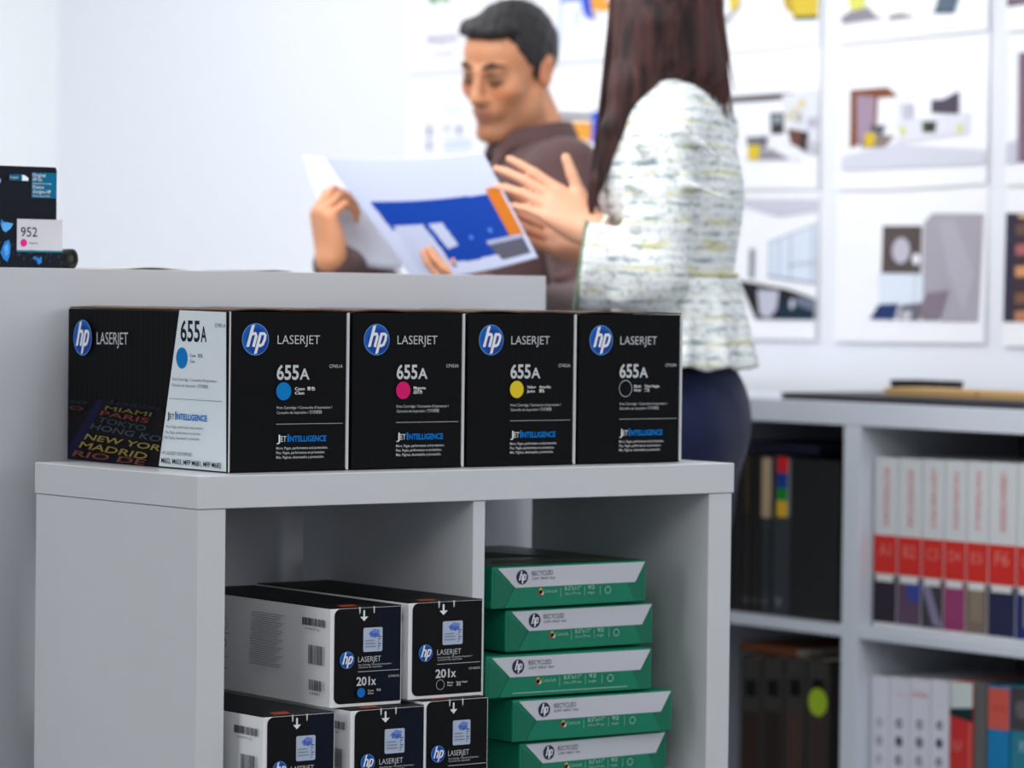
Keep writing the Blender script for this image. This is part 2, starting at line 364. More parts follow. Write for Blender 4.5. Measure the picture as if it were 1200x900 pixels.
# long side of the first box
t0 = boxes[0]; o0 = np.array(t0.location)
p = Print((-.0002, BD, 0), (0, -1, 0), (0, 0, 1), (-1, 0, 0), .0004)
def sp(cx, cy):   # reading position on the long side (detail view units) -> print coordinates
    u, v = 60+cx/3.9125, 340+cy/3.9125; w = at(u, v, 'x', o0[0])-o0; return p.uv(w)
def st(s_, a, b, h, m, bold=0, up=None):
    A = np.array(sp(*a)); B = np.array(sp(*b)); d = B-A; w = np.linalg.norm(d); d /= w
    H = np.array(sp(a[0]+(up[0] if up else 0), a[1]-(up[1] if up else h)))-A; hh = np.linalg.norm(H); H /= hh
    p.text(s_, A[0], A[1], hh, m, w=w, bold=bold, up=tuple(H), base=tuple(d))
# night-city artwork: deep blue glow bands, then the flap-board town names
art1 = col(14, 12, 34); art2 = col(18, 16, 50); art3 = col(11, 9, 14)
L0 = sp(84, 480); 
p.poly([sp(84, 770), sp(80, 620), sp(230, 500), sp(520, 560), sp(498, 806)], art3)
p.poly([sp(84, 775), sp(84, 715), sp(215, 500), sp(245, 505), sp(130, 735), sp(105, 777)], art2)
p.poly([sp(120, 779), sp(160, 745), sp(500, 800), sp(498, 806)], art1)
p.poly([sp(250, 560), sp(275, 500), sp(300, 500), sp(262, 570)], art1)
lab = mat('label_pale_blue', (222, 231, 236), .45, .4)
p.poly([sp(497, 806), sp(806, 833), sp(806, 101), sp(592, 92)], lab)
dk = col(26, 34, 48)
st('655', (597, 232), (686, 236), 92, dk, .02); st('A', (690, 236), (717, 237), 68, dk, .02)
st('CF451A', (755, 170), (805, 172), 18, col(90, 98, 106))
c = sp(604, 311); p.disc(c[0], c[1], .0, CYAN) if 0 else p.disc(c[0], c[1], (sp(630, 311)[0]-sp(578, 311)[0])/2, CYAN)
st('Cyan', (642, 305), (668, 307), 13, dk); st('Cian', (642, 332), (664, 334), 13, dk); st('\u9752\u8272', (678, 308), (700, 309), 14, dk)
st('Print Cartridge / Cartouche d\u2019impression /', (563, 414), (768, 424), 13, col(96, 104, 112))
st('Cartucho de impresi\u00f3n / \u6253\u5370\u7852\u9f13', (560, 440), (725, 450), 13, col(96, 104, 112))
p.stroke([sp(548, 496), sp(790, 511)], .0006, col(110, 118, 126))
st('J', (539, 588), (548, 590), 30, dk); st('ET', (552, 590), (573, 592), 24, dk); st('I', (577, 592), (582, 592), 34, INTELB, .03); st('NTELLIGENCE', (585, 592), (722, 602), 26, INTELB, .03)
for q, (s_, a, b) in enumerate((('More. Pages, performance and protection.', (536, 630), (706, 640)), ('Plus. Pages, performance et protection.', (533, 656), (696, 665)), ('M\u00e1s. P\u00e1ginas, desempe\u00f1o y protecci\u00f3n.', (528, 680), (690, 689)))):
    st(s_, a, b, 12, col(84, 92, 102))
st('HP LASERJET ENTERPRISE', (518, 752), (655, 762), 15, col(96, 104, 112)); st('M652, M653, MFP M681, MFP M682', (515, 791), (789, 817), 23, dk, .008)
c = sp(155, 218); r_ = (sp(197, 218)[0]-sp(113, 218)[0])/2; logo(p, c[0], c[1], r_)
st('LASERJET', (223, 248), (366, 250), 55, LITE, -.004)
for s_, a, b, up, m in (('MIAMI', (258, 548), (470, 580), (8, 18), col(98, 88, 46)), ('PARIS', (236, 572), (458, 610), (10, 20), col(104, 46, 36)),
                        ('TOKYO', (226, 604), (444, 646), (12, 22), col(44, 62, 66)), ('HONG KO', (192, 634), (512, 696), (14, 23), col(56, 66, 78)),
                        ('NEW YOR', (166, 682), (512, 738), (14, 24), col(128, 118, 58)), ('MADRID', (142, 720), (448, 776), (15, 26), col(130, 112, 54)),
                        ('RIO DE', (112, 758), (440, 803), (14, 24), col(110, 60, 40)), ('O', (96, 545), (160, 553), (8, 16), col(90, 40, 34)),
                        ('SO', (100, 516), (180, 522), (6, 12), col(44, 48, 60)), ('LONDON', (290, 520), (510, 552), (6, 14), col(30, 36, 52))):
    st(s_, a, b, 0, m, .012, up)
p.build('side_print', next(c_ for c_ in t0.children if c_.name.startswith('carton')))
# ================================================================ 201x toner boxes in the left cell
M_wbox = mat('white_gloss_carton', (232, 233, 235), .4, .4, bump=(30, .05, .001)); M_bbox = mat('black_gloss_carton', (9, 10, 14), .5, .15, bump=(30, .05, .001))
M_navy = col(7, 16, 34)
def toner201(loc, rz, kind, label, W=.1035, H=.118, D=.335):
    t = empty('toner_box', loc, label, 'box', 'small black and white 201x toner boxes', rz=rz)
    ct = MB().box(0, W, .0004, D, .0, H-.0012, M_wbox, .0010).build('carton', t)
    ld = MB().box(.0002, W-.0002, .001, D-.0005, H-.0012, H, M_bbox, .0004).build('lid', t)
    p = Print((0, H*0, H), (0, 0, 0), (0, 0, 0), (0, 0, 1)) if 0 else Print((0, 0, H), (1, 0, 0), (0, 1, 0), (0, 0, 1), .0003)
    p.poly([(W*.18, .006), (W*.42, .006), (W*.5, .03), (W*.26, .028)], col(150, 66, 36)); p.build('top_print', ld)
    p = Print((0, .0004, 0), (1, 0, 0), (0, 0, 1), (0, -1, 0), .0004)
    X = lambda f: f*W
    Z = lambda f: H*(1-f)
    p.rrect(X(.05), Z(.965), X(.985), Z(.012), .0085, BLACKP, (0, 1, 1, 0))
    if kind == 'cyan': p.rrect(X(.63), Z(.965), X(.985), Z(.014), .001, M_navy)
    for a in (.40, .60):
        p.poly([(X(a-.012), Z(.0)), (X(a+.012), Z(.0)), (X(a+.010), Z(.06)), (X(a-.004), Z(.075))], M_wcard)
    p.rect(X(.448), Z(.115), X(.472), Z(.035), WHITE); p.poly([(X(.405), Z(.10)), (X(.46), Z(.145)), (X(.515), Z(.10))], WHITE)
    p.rrect(X(.45), Z(.455), X(.72), Z(.212), .0022, col(176, 190, 212))
    hb = col(58, 84, 178)
    p.poly([(X(.52), Z(.27)), (X(.60), Z(.225)), (X(.68), Z(.24)), (X(.67), Z(.31)), (X(.56), Z(.31))], col(110, 136, 206))
    p.text('hp', X(.555), Z(.30), .0055, hb, w=X(.10), bold=.02)
    for k in range(7): p.rect(X(.655), Z(.43-.024*k), X(.655+.015*(1+k % 3)), Z(.42-.024*k), col(80, 90, 120))
    for k in range(3): p.rect(X(.47), Z(.345+.03*k), X(.60+.01*k), Z(.335+.03*k), col(130, 138, 156))
    logo(p, X(.215), Z(.525), .0104)
    p.text('LASERJET', X(.365), Z(.552), .0064, LITE, w=X(.32), bold=-.003)
    p.text('Print Cartridge / Cartouche d\u2019impression /', X(.37), Z(.588), .0020, LITE, w=X(.47))
    p.text('Cartucho de impresi\u00f3n', X(.37), Z(.612), .0020, LITE, w=X(.33)); p.rect(X(.36), Z(.65), X(.94), Z(.645), LITE)
    p.text('CF401X' if kind == 'cyan' else 'CF400X', X(.79), Z(.72), .0026, LITE, w=X(.155))
    p.text('201', X(.34), Z(.785), .0098, LITE, w=X(.19), bold=.024); p.text('x', X(.545), Z(.785), .0098, LITE, w=X(.07), bold=.022)
    if kind == 'cyan': p.disc(X(.405), Z(.858), .0058, col(20, 110, 200)); p.text('Cyan', X(.5), Z(.85), .0022, WHITE, w=X(.08)); p.text('Cian', X(.5), Z(.878), .0022, WHITE, w=X(.08)); p.text('\u9752\u8272', X(.62), Z(.85), .0024, WHITE, w=X(.06))
    else:
        p.ring(X(.405), Z(.858), .0062, .0005, LITE); p.text('Black', X(.5), Z(.85), .0022, WHITE, w=X(.08)); p.text('Noir', X(.5), Z(.878), .0022, WHITE, w=X(.07)); p.text('Tinta Negra', X(.61), Z(.85), .0022, WHITE, w=X(.16)); p.text('\u9ed1\u8272', X(.62), Z(.878), .0024, WHITE, w=X(.06))
    p.build('front_print', ct)
    p = Print((-.0001, D, 0), (0, -1, 0), (0, 0, 1), (-1, 0, 0), .0004); g = col(74, 76, 80); g2 = col(150, 151, 154)
    def bars(x0, z0, x1, z1, n, vert=True):
        random.seed(n)
        for k in range(n):
            a = k/n; b = a+random.uniform(.35, .75)/n
            if vert: p.rect(x0+(x1-x0)*a, z0, x0+(x1-x0)*b, z1, g)
    bars(D-.062, H*.80, D-.008, H*.875, 20); p.text('CF401X LJ', D-.052, H*.76, .0024, g, w=.03)
    bars(D-.044, H*.42, D-.011, H*.61, 12); bars(D-.040, H*.16, D-.010, H*.265, 10); p.text('8 89894', D-.036, H*.115, .003, g, w=.02)
    for k in range(26): p.rect(D-.168+(.004 if k % 7 == 3 else 0), H*(.86-.021*k), D-.094-(k*5 % 4)*.005, H*(.868-.021*k), g2)
    for k in range(3): p.ring(D-.225-.042*k, H*.70, .007, .0009, g2); p.rect(D-.238-.042*k, H*.60, D-.214-.042*k, H*.608, g2); p.ring(D-.225-.03*k, H*.50, .005, .0012, g)
    for k in range(5): p.rect(.01, H*(.36-.03*k), .12-(k*3 % 4)*.008, H*(.367-.03*k), g2)
    p.build('side_print', ct); return t
ZB = FLOORZ+.0005
toner201((.1745, -.022, ZB+.1222), -.02, 'cyan', 'toner box with a blue dot on top of the left stack, grey side showing', W=.1025, H=.1195)
toner201((.2885, -.022, ZB+.1252), 0, 'black', 'toner box with a ring mark at the right end of the upper row', W=.1125, H=.1185)
toner201((.0650, -.045, ZB), 0, 'cyan', 'lower toner box nearest the left shelf panel, white barcode side showing', W=.1010, H=.1215)
toner201((.1890, -.045, ZB), 0, 'cyan', 'lower toner box in the middle, between two others', W=.1085, H=.1215)
toner201((.3030, -.034, ZB), 0, 'black', 'lower toner box beside the shelf divider, rightmost of the bottom row', W=.0985, H=.1247)
# ================================================================ reams of paper in the right cell
M_green = mat('green_ream_wrap', (0, 122, 92), .42, .3, bump=(26, .18, .003), var=(14, .08)); M_green2 = mat('green_ream_fold', (0, 106, 80), .42, .3, bump=(26, .18, .003))
M_ream_top = mat('dark_printed_ream_top', (34, 44, 36), .35, .5, var=(9, .5))
def ream(loc, rz, W, label, top=False, line=False):
    H, D = .0535, .300
    t = empty('paper_ream', loc, label, 'paper ream', 'green wrapped paper reams stacked in the right cell', rz=rz)
    wp = MB().box(0, W, 0, D, 0, H, M_green, .003, 3).build('wrapper', t)
    if top:
        p = Print((0, 0, H), (1, 0, 0), (0, 1, 0), (0, 0, 1), .0004); p.rrect(.004, .004, W-.004, D-.004, .002, M_ream_top)
        p.poly([(.02, .03), (W*.9, .01), (W*.95, .05), (.06, .08)], col(70, 78, 62)); p.poly([(.01, .12), (W*.7, .1), (W*.6, .2), (.03, .24)], col(52, 62, 50)); p.build('top_print', wp)
    # folded end: two triangular tucks and the big lower flap stand proud of each other
    for a, b, c_, d in ((.0035, .035, .004, 0), (W-.0035, W-.030, W-.004, 0)):
        mb = MB(); mb.prism([(a, .004), (a, H-.006), (b, H*.44), (b+(.004 if b < W/2 else -.004), .004)] if b < W/2 else [(a, .004), (b-.004, .004), (b, H*.44), (a, H-.006)], lambda x, z, k: (x, -.0006 if k else .0006, z), M_green2); mb.build('tuck_fold', t)
    mb = MB(); mb.prism([(.02, .0015), (W-.02, .0015), (W-.034, H*.5), (.036, H*.5)], lambda x, z, k: (x, -.0012 if k else .0002, z), M_green); lw = mb.build('lower_flap', t)
    mb = MB(); mb.prism([(.008, H-.0022), (.036, H*.485), (W-.020, H*.485), (W-.004, H-.0022)], lambda x, z, k: (x, -.0017 if k else .0002, z), mat('ream_white_flap', (196, 198, 206), .45, .4, bump=(26, .1, .002))); lf = mb.build('white_flap', t)
    p = Print((0, -.0018, 0), (1, 0, 0), (0, 0, 1), (0, -1, 0), .0003)
    X = lambda f: f*W
    ink = col(50, 52, 84)
    p.disc(X(.185), H*.73, .0092, ink); s_ = .0092
    q = lambda *pts: [(X(.185)+s_*a, H*.73+s_*b) for a, b in pts]
    p.stroke(q((-.5, -.45), (-.1, .85)), s_*.2, WHITE); p.stroke(q((-.25, .3), (.02, .33), (.0, 0), (-.12, -.45)), s_*.18, WHITE); p.stroke(q((.3, .4), (-.02, -.85)), s_*.2, WHITE); p.stroke(q((.3, .36), (.6, .3), (.5, -.3), (.12, -.4)), s_*.18, WHITE)
    p.text('RECYCLED', X(.245), H*.755, .0058, col(96, 98, 112), w=X(.135)); p.text('COPY  PRINT  FAX', X(.245), H*.655, .0030, col(70, 72, 88), w=X(.15))
    p.build('flap_print', lf)
    p = Print((0, -.0013, 0), (1, 0, 0), (0, 0, 1), (0, -1, 0), .0003); w2 = col(150, 196, 178)
    for dx, dz, m in ((0, .0022, col(210, 190, 60)), (-.0022, -.0014, col(180, 50, 90)), (.0022, -.0014, col(220, 216, 170)), (0, 0, BLACKP)): p.disc(X(.305)+dx, H*.36+dz, .0026, m)
    p.text('ColorLok', X(.325), H*.335, .0042, w2, w=X(.085))
    for a in (.43, .585, .685): p.rect(X(a), H*.22, X(a)+.0006, H*.44, w2)
    p.text('8.5"x11"', X(.455), H*.37, .0048, w2, w=X(.105), bold=.015); p.text('216 x 279 mm', X(.455), H*.26, .0032, w2, w=X(.105))
    p.text('92', X(.605), H*.37, .0048, w2, w=X(.045), bold=.015); p.text('bright', X(.605), H*.26, .0032, w2, w=X(.045)); p.ring(X(.735), H*.33, .0048, .001, w2)
    if line: p.rect(X(.15), H*.10, X(.84), H*.12, w2)
    p.build('end_print', lw)
    return t
RZ = FLOORZ+.0005; RH = .0560
ream((.5005, .030, RZ), .03, .246, 'green paper ream at the very bottom of the stack', line=True)
ream((.4840, .024, RZ+RH), -.03, .254, 'green paper ream second from the bottom, sticking out to the right')
ream((.4450, .030, RZ+RH*2), -.055, .258, 'green paper ream in the middle of the stack, pushed furthest left', line=True)
ream((.4800, .036, RZ+RH*3), .0, .240, 'green paper ream second from the top of the stack')
ream((.4530, .030, RZ+RH*4), -.0, .250, 'green paper ream on top of the stack, its dark upper side showing', top=True)
# ================================================================ things on the tall cabinet
zc = CZ
cy = YC+.06
pa = at(73, 312, 'y', cy); pb = at(-26, 310, 'y', cy)
ib = empty('ink_box', (float(pa[0]), cy, zc), 'magenta 952 ink cartridge box with black hang tab, blue butterfly print', 'box')
sc_ = (pa[0]-pb[0])/99.0
def ip(u, v): w = at(u, v, 'y', cy); return float(w[0]-pa[0]), float(w[2]-zc)
bx0 = ip(-26, 259)[0]; hB = ip(73, 259)[1]; hT = ip(60, 196)[1]
M_ink = mat('dark_ink_carton', (20, 24, 34), .55, .12)
icart = MB().box(bx0, 0, 0, .036, 0, hB, M_ink, .0006).build('carton', ib)
# hang tab with the curved display hole
tabx0 = bx0+.004; tabx1 = ip(67.3, 230)[0]; hy0 = ip(20, 211.5)[1]; hx0, hx1 = ip(7, 211)[0], ip(34.5, 211)[0]; hcx = (hx0+hx1)/2
outer = [(tabx0, hB), (tabx1-.001, hB), (tabx1, hB+.002), (tabx1, hT-.004), (tabx1-.002, hT), (tabx0+.002, hT), (tabx0, hT-.003)]
hole = [(hx0, hy0), (hx1, hy0)]+[(hcx+(hx1-hx0)/2*math.cos(t), hy0+.0035+(.0048 if math.sin(t) > .5 else .0026)*math.sin(t)) for t in [math.pi*k/8 for k in range(0, 9)]]
b = bmesh.new()
ov = [b.verts.new((x, .002, z)) for x, z in outer]; hv = [b.verts.new((x, .002, z)) for x, z in hole]
eds = [b.edges.new((L[i], L[(i+1) % len(L)])) for L in (ov, hv) for i in range(len(L))]
bmesh.ops.triangle_fill(b, edges=eds, use_beauty=True)
r = bmesh.ops.extrude_face_region(b, geom=b.faces[:]); bmesh.ops.translate(b, verts=[g for g in r['geom'] if isinstance(g, bmesh.types.BMVert)], vec=(0, .0008, 0))
bmesh.ops.recalc_face_normals(b, faces=b.faces[:])
htab = MB().bm(b, M_ink).build('hang_tab', ib)
p = Print((0, .002, 0), (1, 0, 0), (0, 0, 1), (0, -1, 0), .0003)
teal = col(0, 104, 142)
x0, z1 = ip(38, 202); x1, z0 = ip(67, 232.5); p.rect(x0, z0, tabx1-.0003, z1, teal)
x0 = ip(-4, 0)[0]
for s_, yy, hh, ww in (('Original', 207, 3.6, 15), ('HP Ink', 212, 3.4, 11), ('Please recycle  Print cartridge', 215.6, 1.6, 22), ("D'encre", 221, 3.4, 13), ("d'origine HP", 226.4, 3.6, 21), ('Please recycle, Print', 230.3, 1.6, 20)):
    a = ip(39, yy); p.text(s_, a[0], a[1], hh*sc_, WHITE, w=ww*sc_)
a = ip(-3, 212); logo(p, a[0], a[1], 4.5*sc_)
p.build('tab_print', htab)
p = Print((0, 0, 0), (1, 0, 0), (0, 0, 1), (0, -1, 0), .0003)
a = ip(19.5, 295); b_ = ip(73, 257.5); p.rect(a[0], a[1], -.0005, b_[1]-.0003, col(206, 204, 210)); a2 = ip(19.5, 293.2); p.rect(a[0], a[1], -.0005, a2[1]+.0003, col(20, 128, 148))
a = ip(24, 277); p.text('952', a[0], a[1], 9.5*sc_, col(40, 44, 58), w=19.5*sc_, bold=.004)
a = ip(27.5, 284.5); p.disc(a[0], a[1], 3.9*sc_, col(216, 40, 146)); a = ip(34, 285.6); p.text('Magenta', a[0], a[1], 1.8*sc_, col(60, 60, 70), w=10*sc_)
bl = col(44, 128, 214); bl2 = col(92, 174, 240); bl3 = col(22, 60, 112)
def wing(pts, m): p.poly([ip(u, v) for u, v in pts], m)
wing([(1, 265), (3, 260), (8, 260.5), (15, 262), (12, 268), (6, 272), (3, 270)], bl2); wing([(0, 262), (1, 257), (3, 258), (1, 266)], bl)
wing([(2, 290), (5, 283), (10, 281), (12, 287), (11, 299), (8, 307), (3, 303), (0, 296)], bl); wing([(4, 289), (9, 285), (10, 296), (6, 300)], bl2)
wing([(37, 303), (40, 300), (45, 303), (48, 300), (48, 308), (44, 310), (42, 305)], bl); wing([(-14, 265), (-4, 272), (-6, 290), (-16, 285)], bl)
random.seed(3)
for k in range(40):
    u = random.uniform(-22, 71); v = random.uniform(258, 309)
    if u > 18 and v < 297: v = random.uniform(297, 309)
    l = random.uniform(2, 6); an = random.uniform(.9, 2.2); p.stroke([ip(u, v), ip(u+l*.5*math.cos(an), v-l*.5*math.sin(an)), ip(min(u+l*math.cos(an*.8), 72), max(v-l*math.sin(an*.8), 258))], .0005, col(70, 80, 94))
p.build('front_print', icart)
i2 = empty('ink_box', (float(pa[0])-.046, cy+.050, zc), 'second ink box right behind the magenta one, glimpsed through its hang hole', 'box')
w2 = .05; MB().box(-.035, .016, 0, .036, 0, hB*.96, M_ink, .0006).build('carton', i2); MB().box(-.032, .0155, .002, .003, hB*.96, hT*.985, M_ink, .0004).build('hang_tab', i2)
p = Print((0, .002, 0), (1, 0, 0), (0, 0, 1), (0, -1, 0), .0003); p.rect(-.004, hT*.70, .0150, hT*.97, teal); p.text('Original', -.003, hT*.89, .0034, WHITE, w=.012); p.text('HP Ink', -.003, hT*.84, .0030, WHITE, w=.009); p.build('tab_print', i2)
# black roll behind the ink box
q0 = at(84, 298, 'y', cy+.05); rr = .0125
tr = empty('tape_roll', (float(q0[0])-.004, cy+.06, zc), 'small black rounded roll lying just behind the ink cartridge box', 'roll')
mb = MB(); M_rub = mat('matt_black_rubber', (24, 25, 24), .6, .3, bump=(60, .2, .001))
n = 32
for (ra, rb, y0, y1) in ((.0078, .0132, -.018, .018),):
    v = []; f = []
    for i in range(n):
        t = 2*math.pi*i/n
        for (R_, y) in ((rb, y0), (rb, y1), (ra, y1), (ra, y0)): v.append((R_*math.cos(t), y, .0132+R_*math.sin(t)))
    for i in range(n):
        j = (i+1) % n
        for k in range(4): f.append((4*i+k, 4*j+k, 4*j+(k+1) % 4, 4*i+(k+1) % 4))
    mb.add(v, f, M_rub, True)
mb.build('roll', tr); tr.scale = (.7, 1, 1)
MB().cyl((0, -.016, .0132), (0, .016, .0132), .0077, mat('grey_core', (70, 70, 68), .8, .2), 20).build('core', tr)
def leaflet(name, u0, u1, dy, label, m, lift):
    a = at(u0, 314, 'y', YC+dy)[0]; b = at(u1, 314, 'y', YC+dy)[0]; t = []; f = []; n = 12
    for i in range(n+1):
        s_ = i/n; x = a+(b-a)*s_; z = lift*math.sin(math.pi*s_)**2+.0006
        t += [(x, YC+dy, zc+z), (x, YC+dy+.14, zc+z*.4+.0004), (x, YC+dy, zc+z+.0004+.0005), (x, YC+dy+.14, zc+z*.4+.0012)]
    for i in range(n): q = 4*i; f += [(q, q+4, q+6, q+2), (q+2, q+6, q+7, q+3), (q+1, q+3, q+7, q+5), (q, q+1, q+5, q+4)]
    f += [(0, 2, 3, 1), (4*n, 4*n+1, 4*n+3, 4*n+2)]
    return tag(MB().add(t, f, m).build(name, off=((a+b)/2, YC+dy, zc)), label, 'paper')
leaflet('leaflet', 140, 218, .02, 'thin cream leaflet with a curling edge lying on the tall cabinet', mat('cream_paper', (190, 188, 166), .6, .2), .0022)
leaflet('paper_slip', 303, 342, .03, 'short grey paper slip lying alone near the middle of the cabinet top', mat('grey_paper', (128, 130, 122), .6, .2), .0012)
#PART2
# ================================================================ far bookshelf
XS2 = 1.8863; ZF = .9110; TF = .0387
M_far = mat('white_laminate', (214, 220, 230), .4, .4, bump=(8, .03, .002))
M_farb = mat('grey_back_board', (120, 122, 122), .6, .3)
YA, YB = -.4, 1.78
fs = empty('bookshelf', (XS2+.19, .7, 0), 'white cube bookshelf along the wall, full of binders and books', 'bookshelf')
DIV = [(.9053, .9455), (.440, .455), (.05, .065), (1.335, 1.350)]
def fbox(name, b, m=M_far, bev=.0012): return pbox(name, fs, b, m, bev)
fbox('top_board', (XS2, XS2+.38, YA, YB, ZF-TF, ZF))
fbox('side_panel', (XS2, XS2+.38, YA, YA+.038, .08, ZF-TF-.0005)); fbox('side_panel', (XS2, XS2+.38, YB-.038, YB, .08, ZF-TF-.0005))
ZM0, ZM1 = .5140, .5325
fbox('divider', (XS2+.001, XS2+.378, DIV[0][0], DIV[0][1], .12, ZF-TF-.0005))
for a, b in DIV[1:]: fbox('divider', (XS2+.003, XS2+.378, a, b, .12, ZF-TF-.0005))
ys = [YA+.0385, .05, .065, .440, .455, .9053, .9455, 1.335, 1.350, YB-.0385]
for k in range(0, 10, 2):
    fbox('shelf_board', (XS2+.003, XS2+.378, ys[k]+.0003, ys[k+1]-.0003, ZM0, ZM1))
fbox('bottom_board', (XS2+.001, XS2+.378, YA+.0385, YB-.0385, .081, .1195)); fbox('back_board', (XS2+.379, XS2+.385, YA, YB, .08, ZF-.001), M_farb); fbox('plinth', (XS2+.03, XS2+.35, YA+.02, YB-.02, 0, .0798), M_edge)
XB = XS2+.030
M_page = mat('paper_block', (214, 208, 196), .8, .1)
def fy(u, v=600): return float(at(u, v, 'x', XB)[1])
def fz(u, v): return float(at(u, v, 'x', XB)[2])
def book(u0, u1, vtop, zb, base, label, group, parts=(), cat='book', name='book', depth=.21, bev=.0012, pages=True, gap=.0012):
    """parts: list of (v0,v1,colour) bands across the spine, in photo rows read at u0"""
    y1 = fy(u0, vtop)-gap/2; y0 = fy(u1, vtop)+gap/2; h = fz(u0, vtop)-zb; w = y1-y0
    t = empty(name, (XB, (y0+y1)/2, zb), label, cat, group)
    m = mat('cover_%d_%d_%d' % base, base, .5, .4, bump=(40, .08, .001))
    mb = MB(); mb.box(0, depth, -w/2, -w/2+.002, 0, h, m, .0005); mb.box(0, depth, w/2-.002, w/2, 0, h, m, .0005); mb.box(0, .003, -w/2+.0004, w/2-.0004, 0, h, m, .0008); cv = mb.build('cover', t)
    if pages: MB().box(.0035, depth-.004, -w/2+.0024, w/2-.0024, .002, h-.003, M_page).build('page_block', t)
    p = Print((0, w/2, 0), (0, -w, 0), (0, 0, h), (-1, 0, 0), .0004)
    V = lambda v: (fz(u0, v)-zb)/h
    for q in parts:
        if q[0] == 'band': p.rect(.01, max(V(q[2]), .002), .99, min(V(q[1]), .998), q[3])
        elif q[0] == 'rect': p.rect(q[1], max(V(q[4]), .002), q[2], min(V(q[3]), .998), q[5])
        elif q[0] == 'disc': p.disc(q[1], V(q[2]), q[3], q[4], ry=q[3]*w/h)
        elif q[0] == 'poly': p.poly([(a, V(b)) for a, b in q[1]], q[2])
        elif q[0] == 'text':   # vertical lettering down the spine: (t, x, v0, v1, m, width fraction)
            x = q[2]; a, b = V(q[3]), V(q[4]); p.text(q[1], x, a, q[6], q[5], w=abs(a-b), base=(0, -1), up=(1, 0))
        elif q[0] == 'word': p.text(q[1], q[2], V(q[3]), q[4]*w/h, q[5], w=q[6], align='c')
    if parts: p.build('spine_print', cv)
    return t
# --- right bay, upper row: white and red spines with picture feet
RED = col(212, 52, 46); RT = col(226, 138, 140); WT = col(226, 226, 224)
g1 = 'white and red books in the upper right bay'
feet = [((52, 44, 58), [(0, 1, (52, 44, 58))], 'with a dark purple foot'), ((94, 74, 96), [(.3, 1, (60, 74, 150))], 'with a blue and mauve foot'),
        ((64, 62, 70), [(0, .5, (134, 128, 158))], 'grey foot with lilac streak'), ((146, 60, 106), [(0, 1, (150, 66, 112))], 'with a magenta foot'),
        ((122, 108, 98), [(.2, .8, (140, 126, 110))], 'with a beige-brown foot'), ((42, 44, 74), [(0, 1, (44, 46, 78))], 'with a dark navy foot'), ((36, 48, 108), [(.3, 1, (150, 130, 80))], 'blue foot, at picture edge')]
us = [1025, 1053.5, 1082, 1108, 1134, 1160, 1193, 1222]
zb = ZM1+.0006
for i in range(7):
    a, b = us[i], us[i+1]; d = (a-1025)*.118; vt = 535.5+(a-1025)*.045
    r0 = 626+(a-1025)*.085; r1 = 671+(a-1025)*.098; fc, fp_, ds = feet[i]; fe = 728+d*1.05
    pr = [('band', r0, r1, RED), ('band', r1+1.5, fe, col(*fc))]
    for (x0, x1, c) in fp_:
        if i == 2: pr.append(('poly', [(.0, r1+8), (.35, r1+6), (.98, fe-2), (.55, fe-4)], col(*c)))
        elif i == 1: pr.append(('poly', [(.35, r1+8), (.98, r1+6), (.98, r1+30), (.45, r1+28)], col(*c)))
        else: pr.append(('rect', x0+.02, x1-.02, r1+6, fe-14, col(*c)))
    pr += [('rect', .12, .86, r1+.5, r1+9, WT), ('text', ['INTERIORS', 'ARCHITECTURE', 'LIGHT AND SPACE', 'THE OPEN OFFICE', 'MATERIALS', 'URBAN DESIGN', 'FORM'][i], .40, vt+12, vt+80, RT, .24),
           ('word', 'ABCDEFG'[i]+str(i+1), .5, r0+24, .34, col(232, 132, 124), .5)]
    book(a, b, vt, zb, (218, 222, 224), ['leftmost', 'second', 'third', 'fourth', 'fifth', 'sixth', 'last'][i]+' white and red book, upper right bay, '+ds, g1, pr)
# --- right bay, lower row
zl = .1200
g2 = 'books in the lower right bay'
wl = [1020.5, 1043, 1066.5, 1091, 1113]
for i in range(4):
    a, b = wl[i], wl[i+1]; pr = []
    dkc = [(176, 178, 188), (92, 94, 102), (128, 130, 136), (84, 88, 98)][i]
    for k, v in enumerate((845, 866, 888)): pr += [('disc', .5, v+(a-1018)*.05, .17, col(*dkc)), ('disc', .53, v+(a-1018)*.05, .08, col(220, 222, 232))] if k != 1 else [('disc', .5, v+(a-1018)*.05, .19, col(*dkc))]
    if i == 2: pr.append(('word', 'atlas', .5, 815, .2, col(236, 150, 152), .8))
    if i == 1: pr.append(('word', 'atlas', .6, 814, .15, col(240, 180, 182), .5))
    book(a, b, 791+(a-1018)*.07, zl, (226, 228, 240), 'white book with grey dots down its spine, %s of four' % ['leftmost', 'second', 'third', 'last'][i], g2, pr)
book(1114, 1141, 797, zl, (206, 42, 40), 'red book with a white and dark green top beside the white dotted books', g2, [('band', 797, 829, col(214, 224, 222)), ('poly', [(0, 830), (1, 826), (1, 843), (0, 838)], col(22, 50, 54)), ('word', 'U', .35, 878, .3, col(232, 150, 150), .3), ('rect', .84, .98, 843, 900, col(226, 100, 90))])
book(1142, 1157, 799, zl, (96, 98, 98), 'narrow grey book between the red book and the salmon and blue one', g2, [])
book(1158, 1184, 803, zl, (0, 128, 186), 'book with a salmon upper half and bright blue lower half', g2, [('band', 805, 853, col(214, 96, 82)), ('word', 'NOTES', .5, 832, .2, col(180, 70, 60), .7)])
book(1185, 1212, 803, zl, (40, 128, 150), 'teal book with a dark grey top at the right picture edge', g2, [('band', 804, 855, col(74, 70, 74)), ('disc', .5, 830, .3, col(110, 104, 108)), ('word', 'K', .6, 880, .4, col(150, 200, 210), .35)])
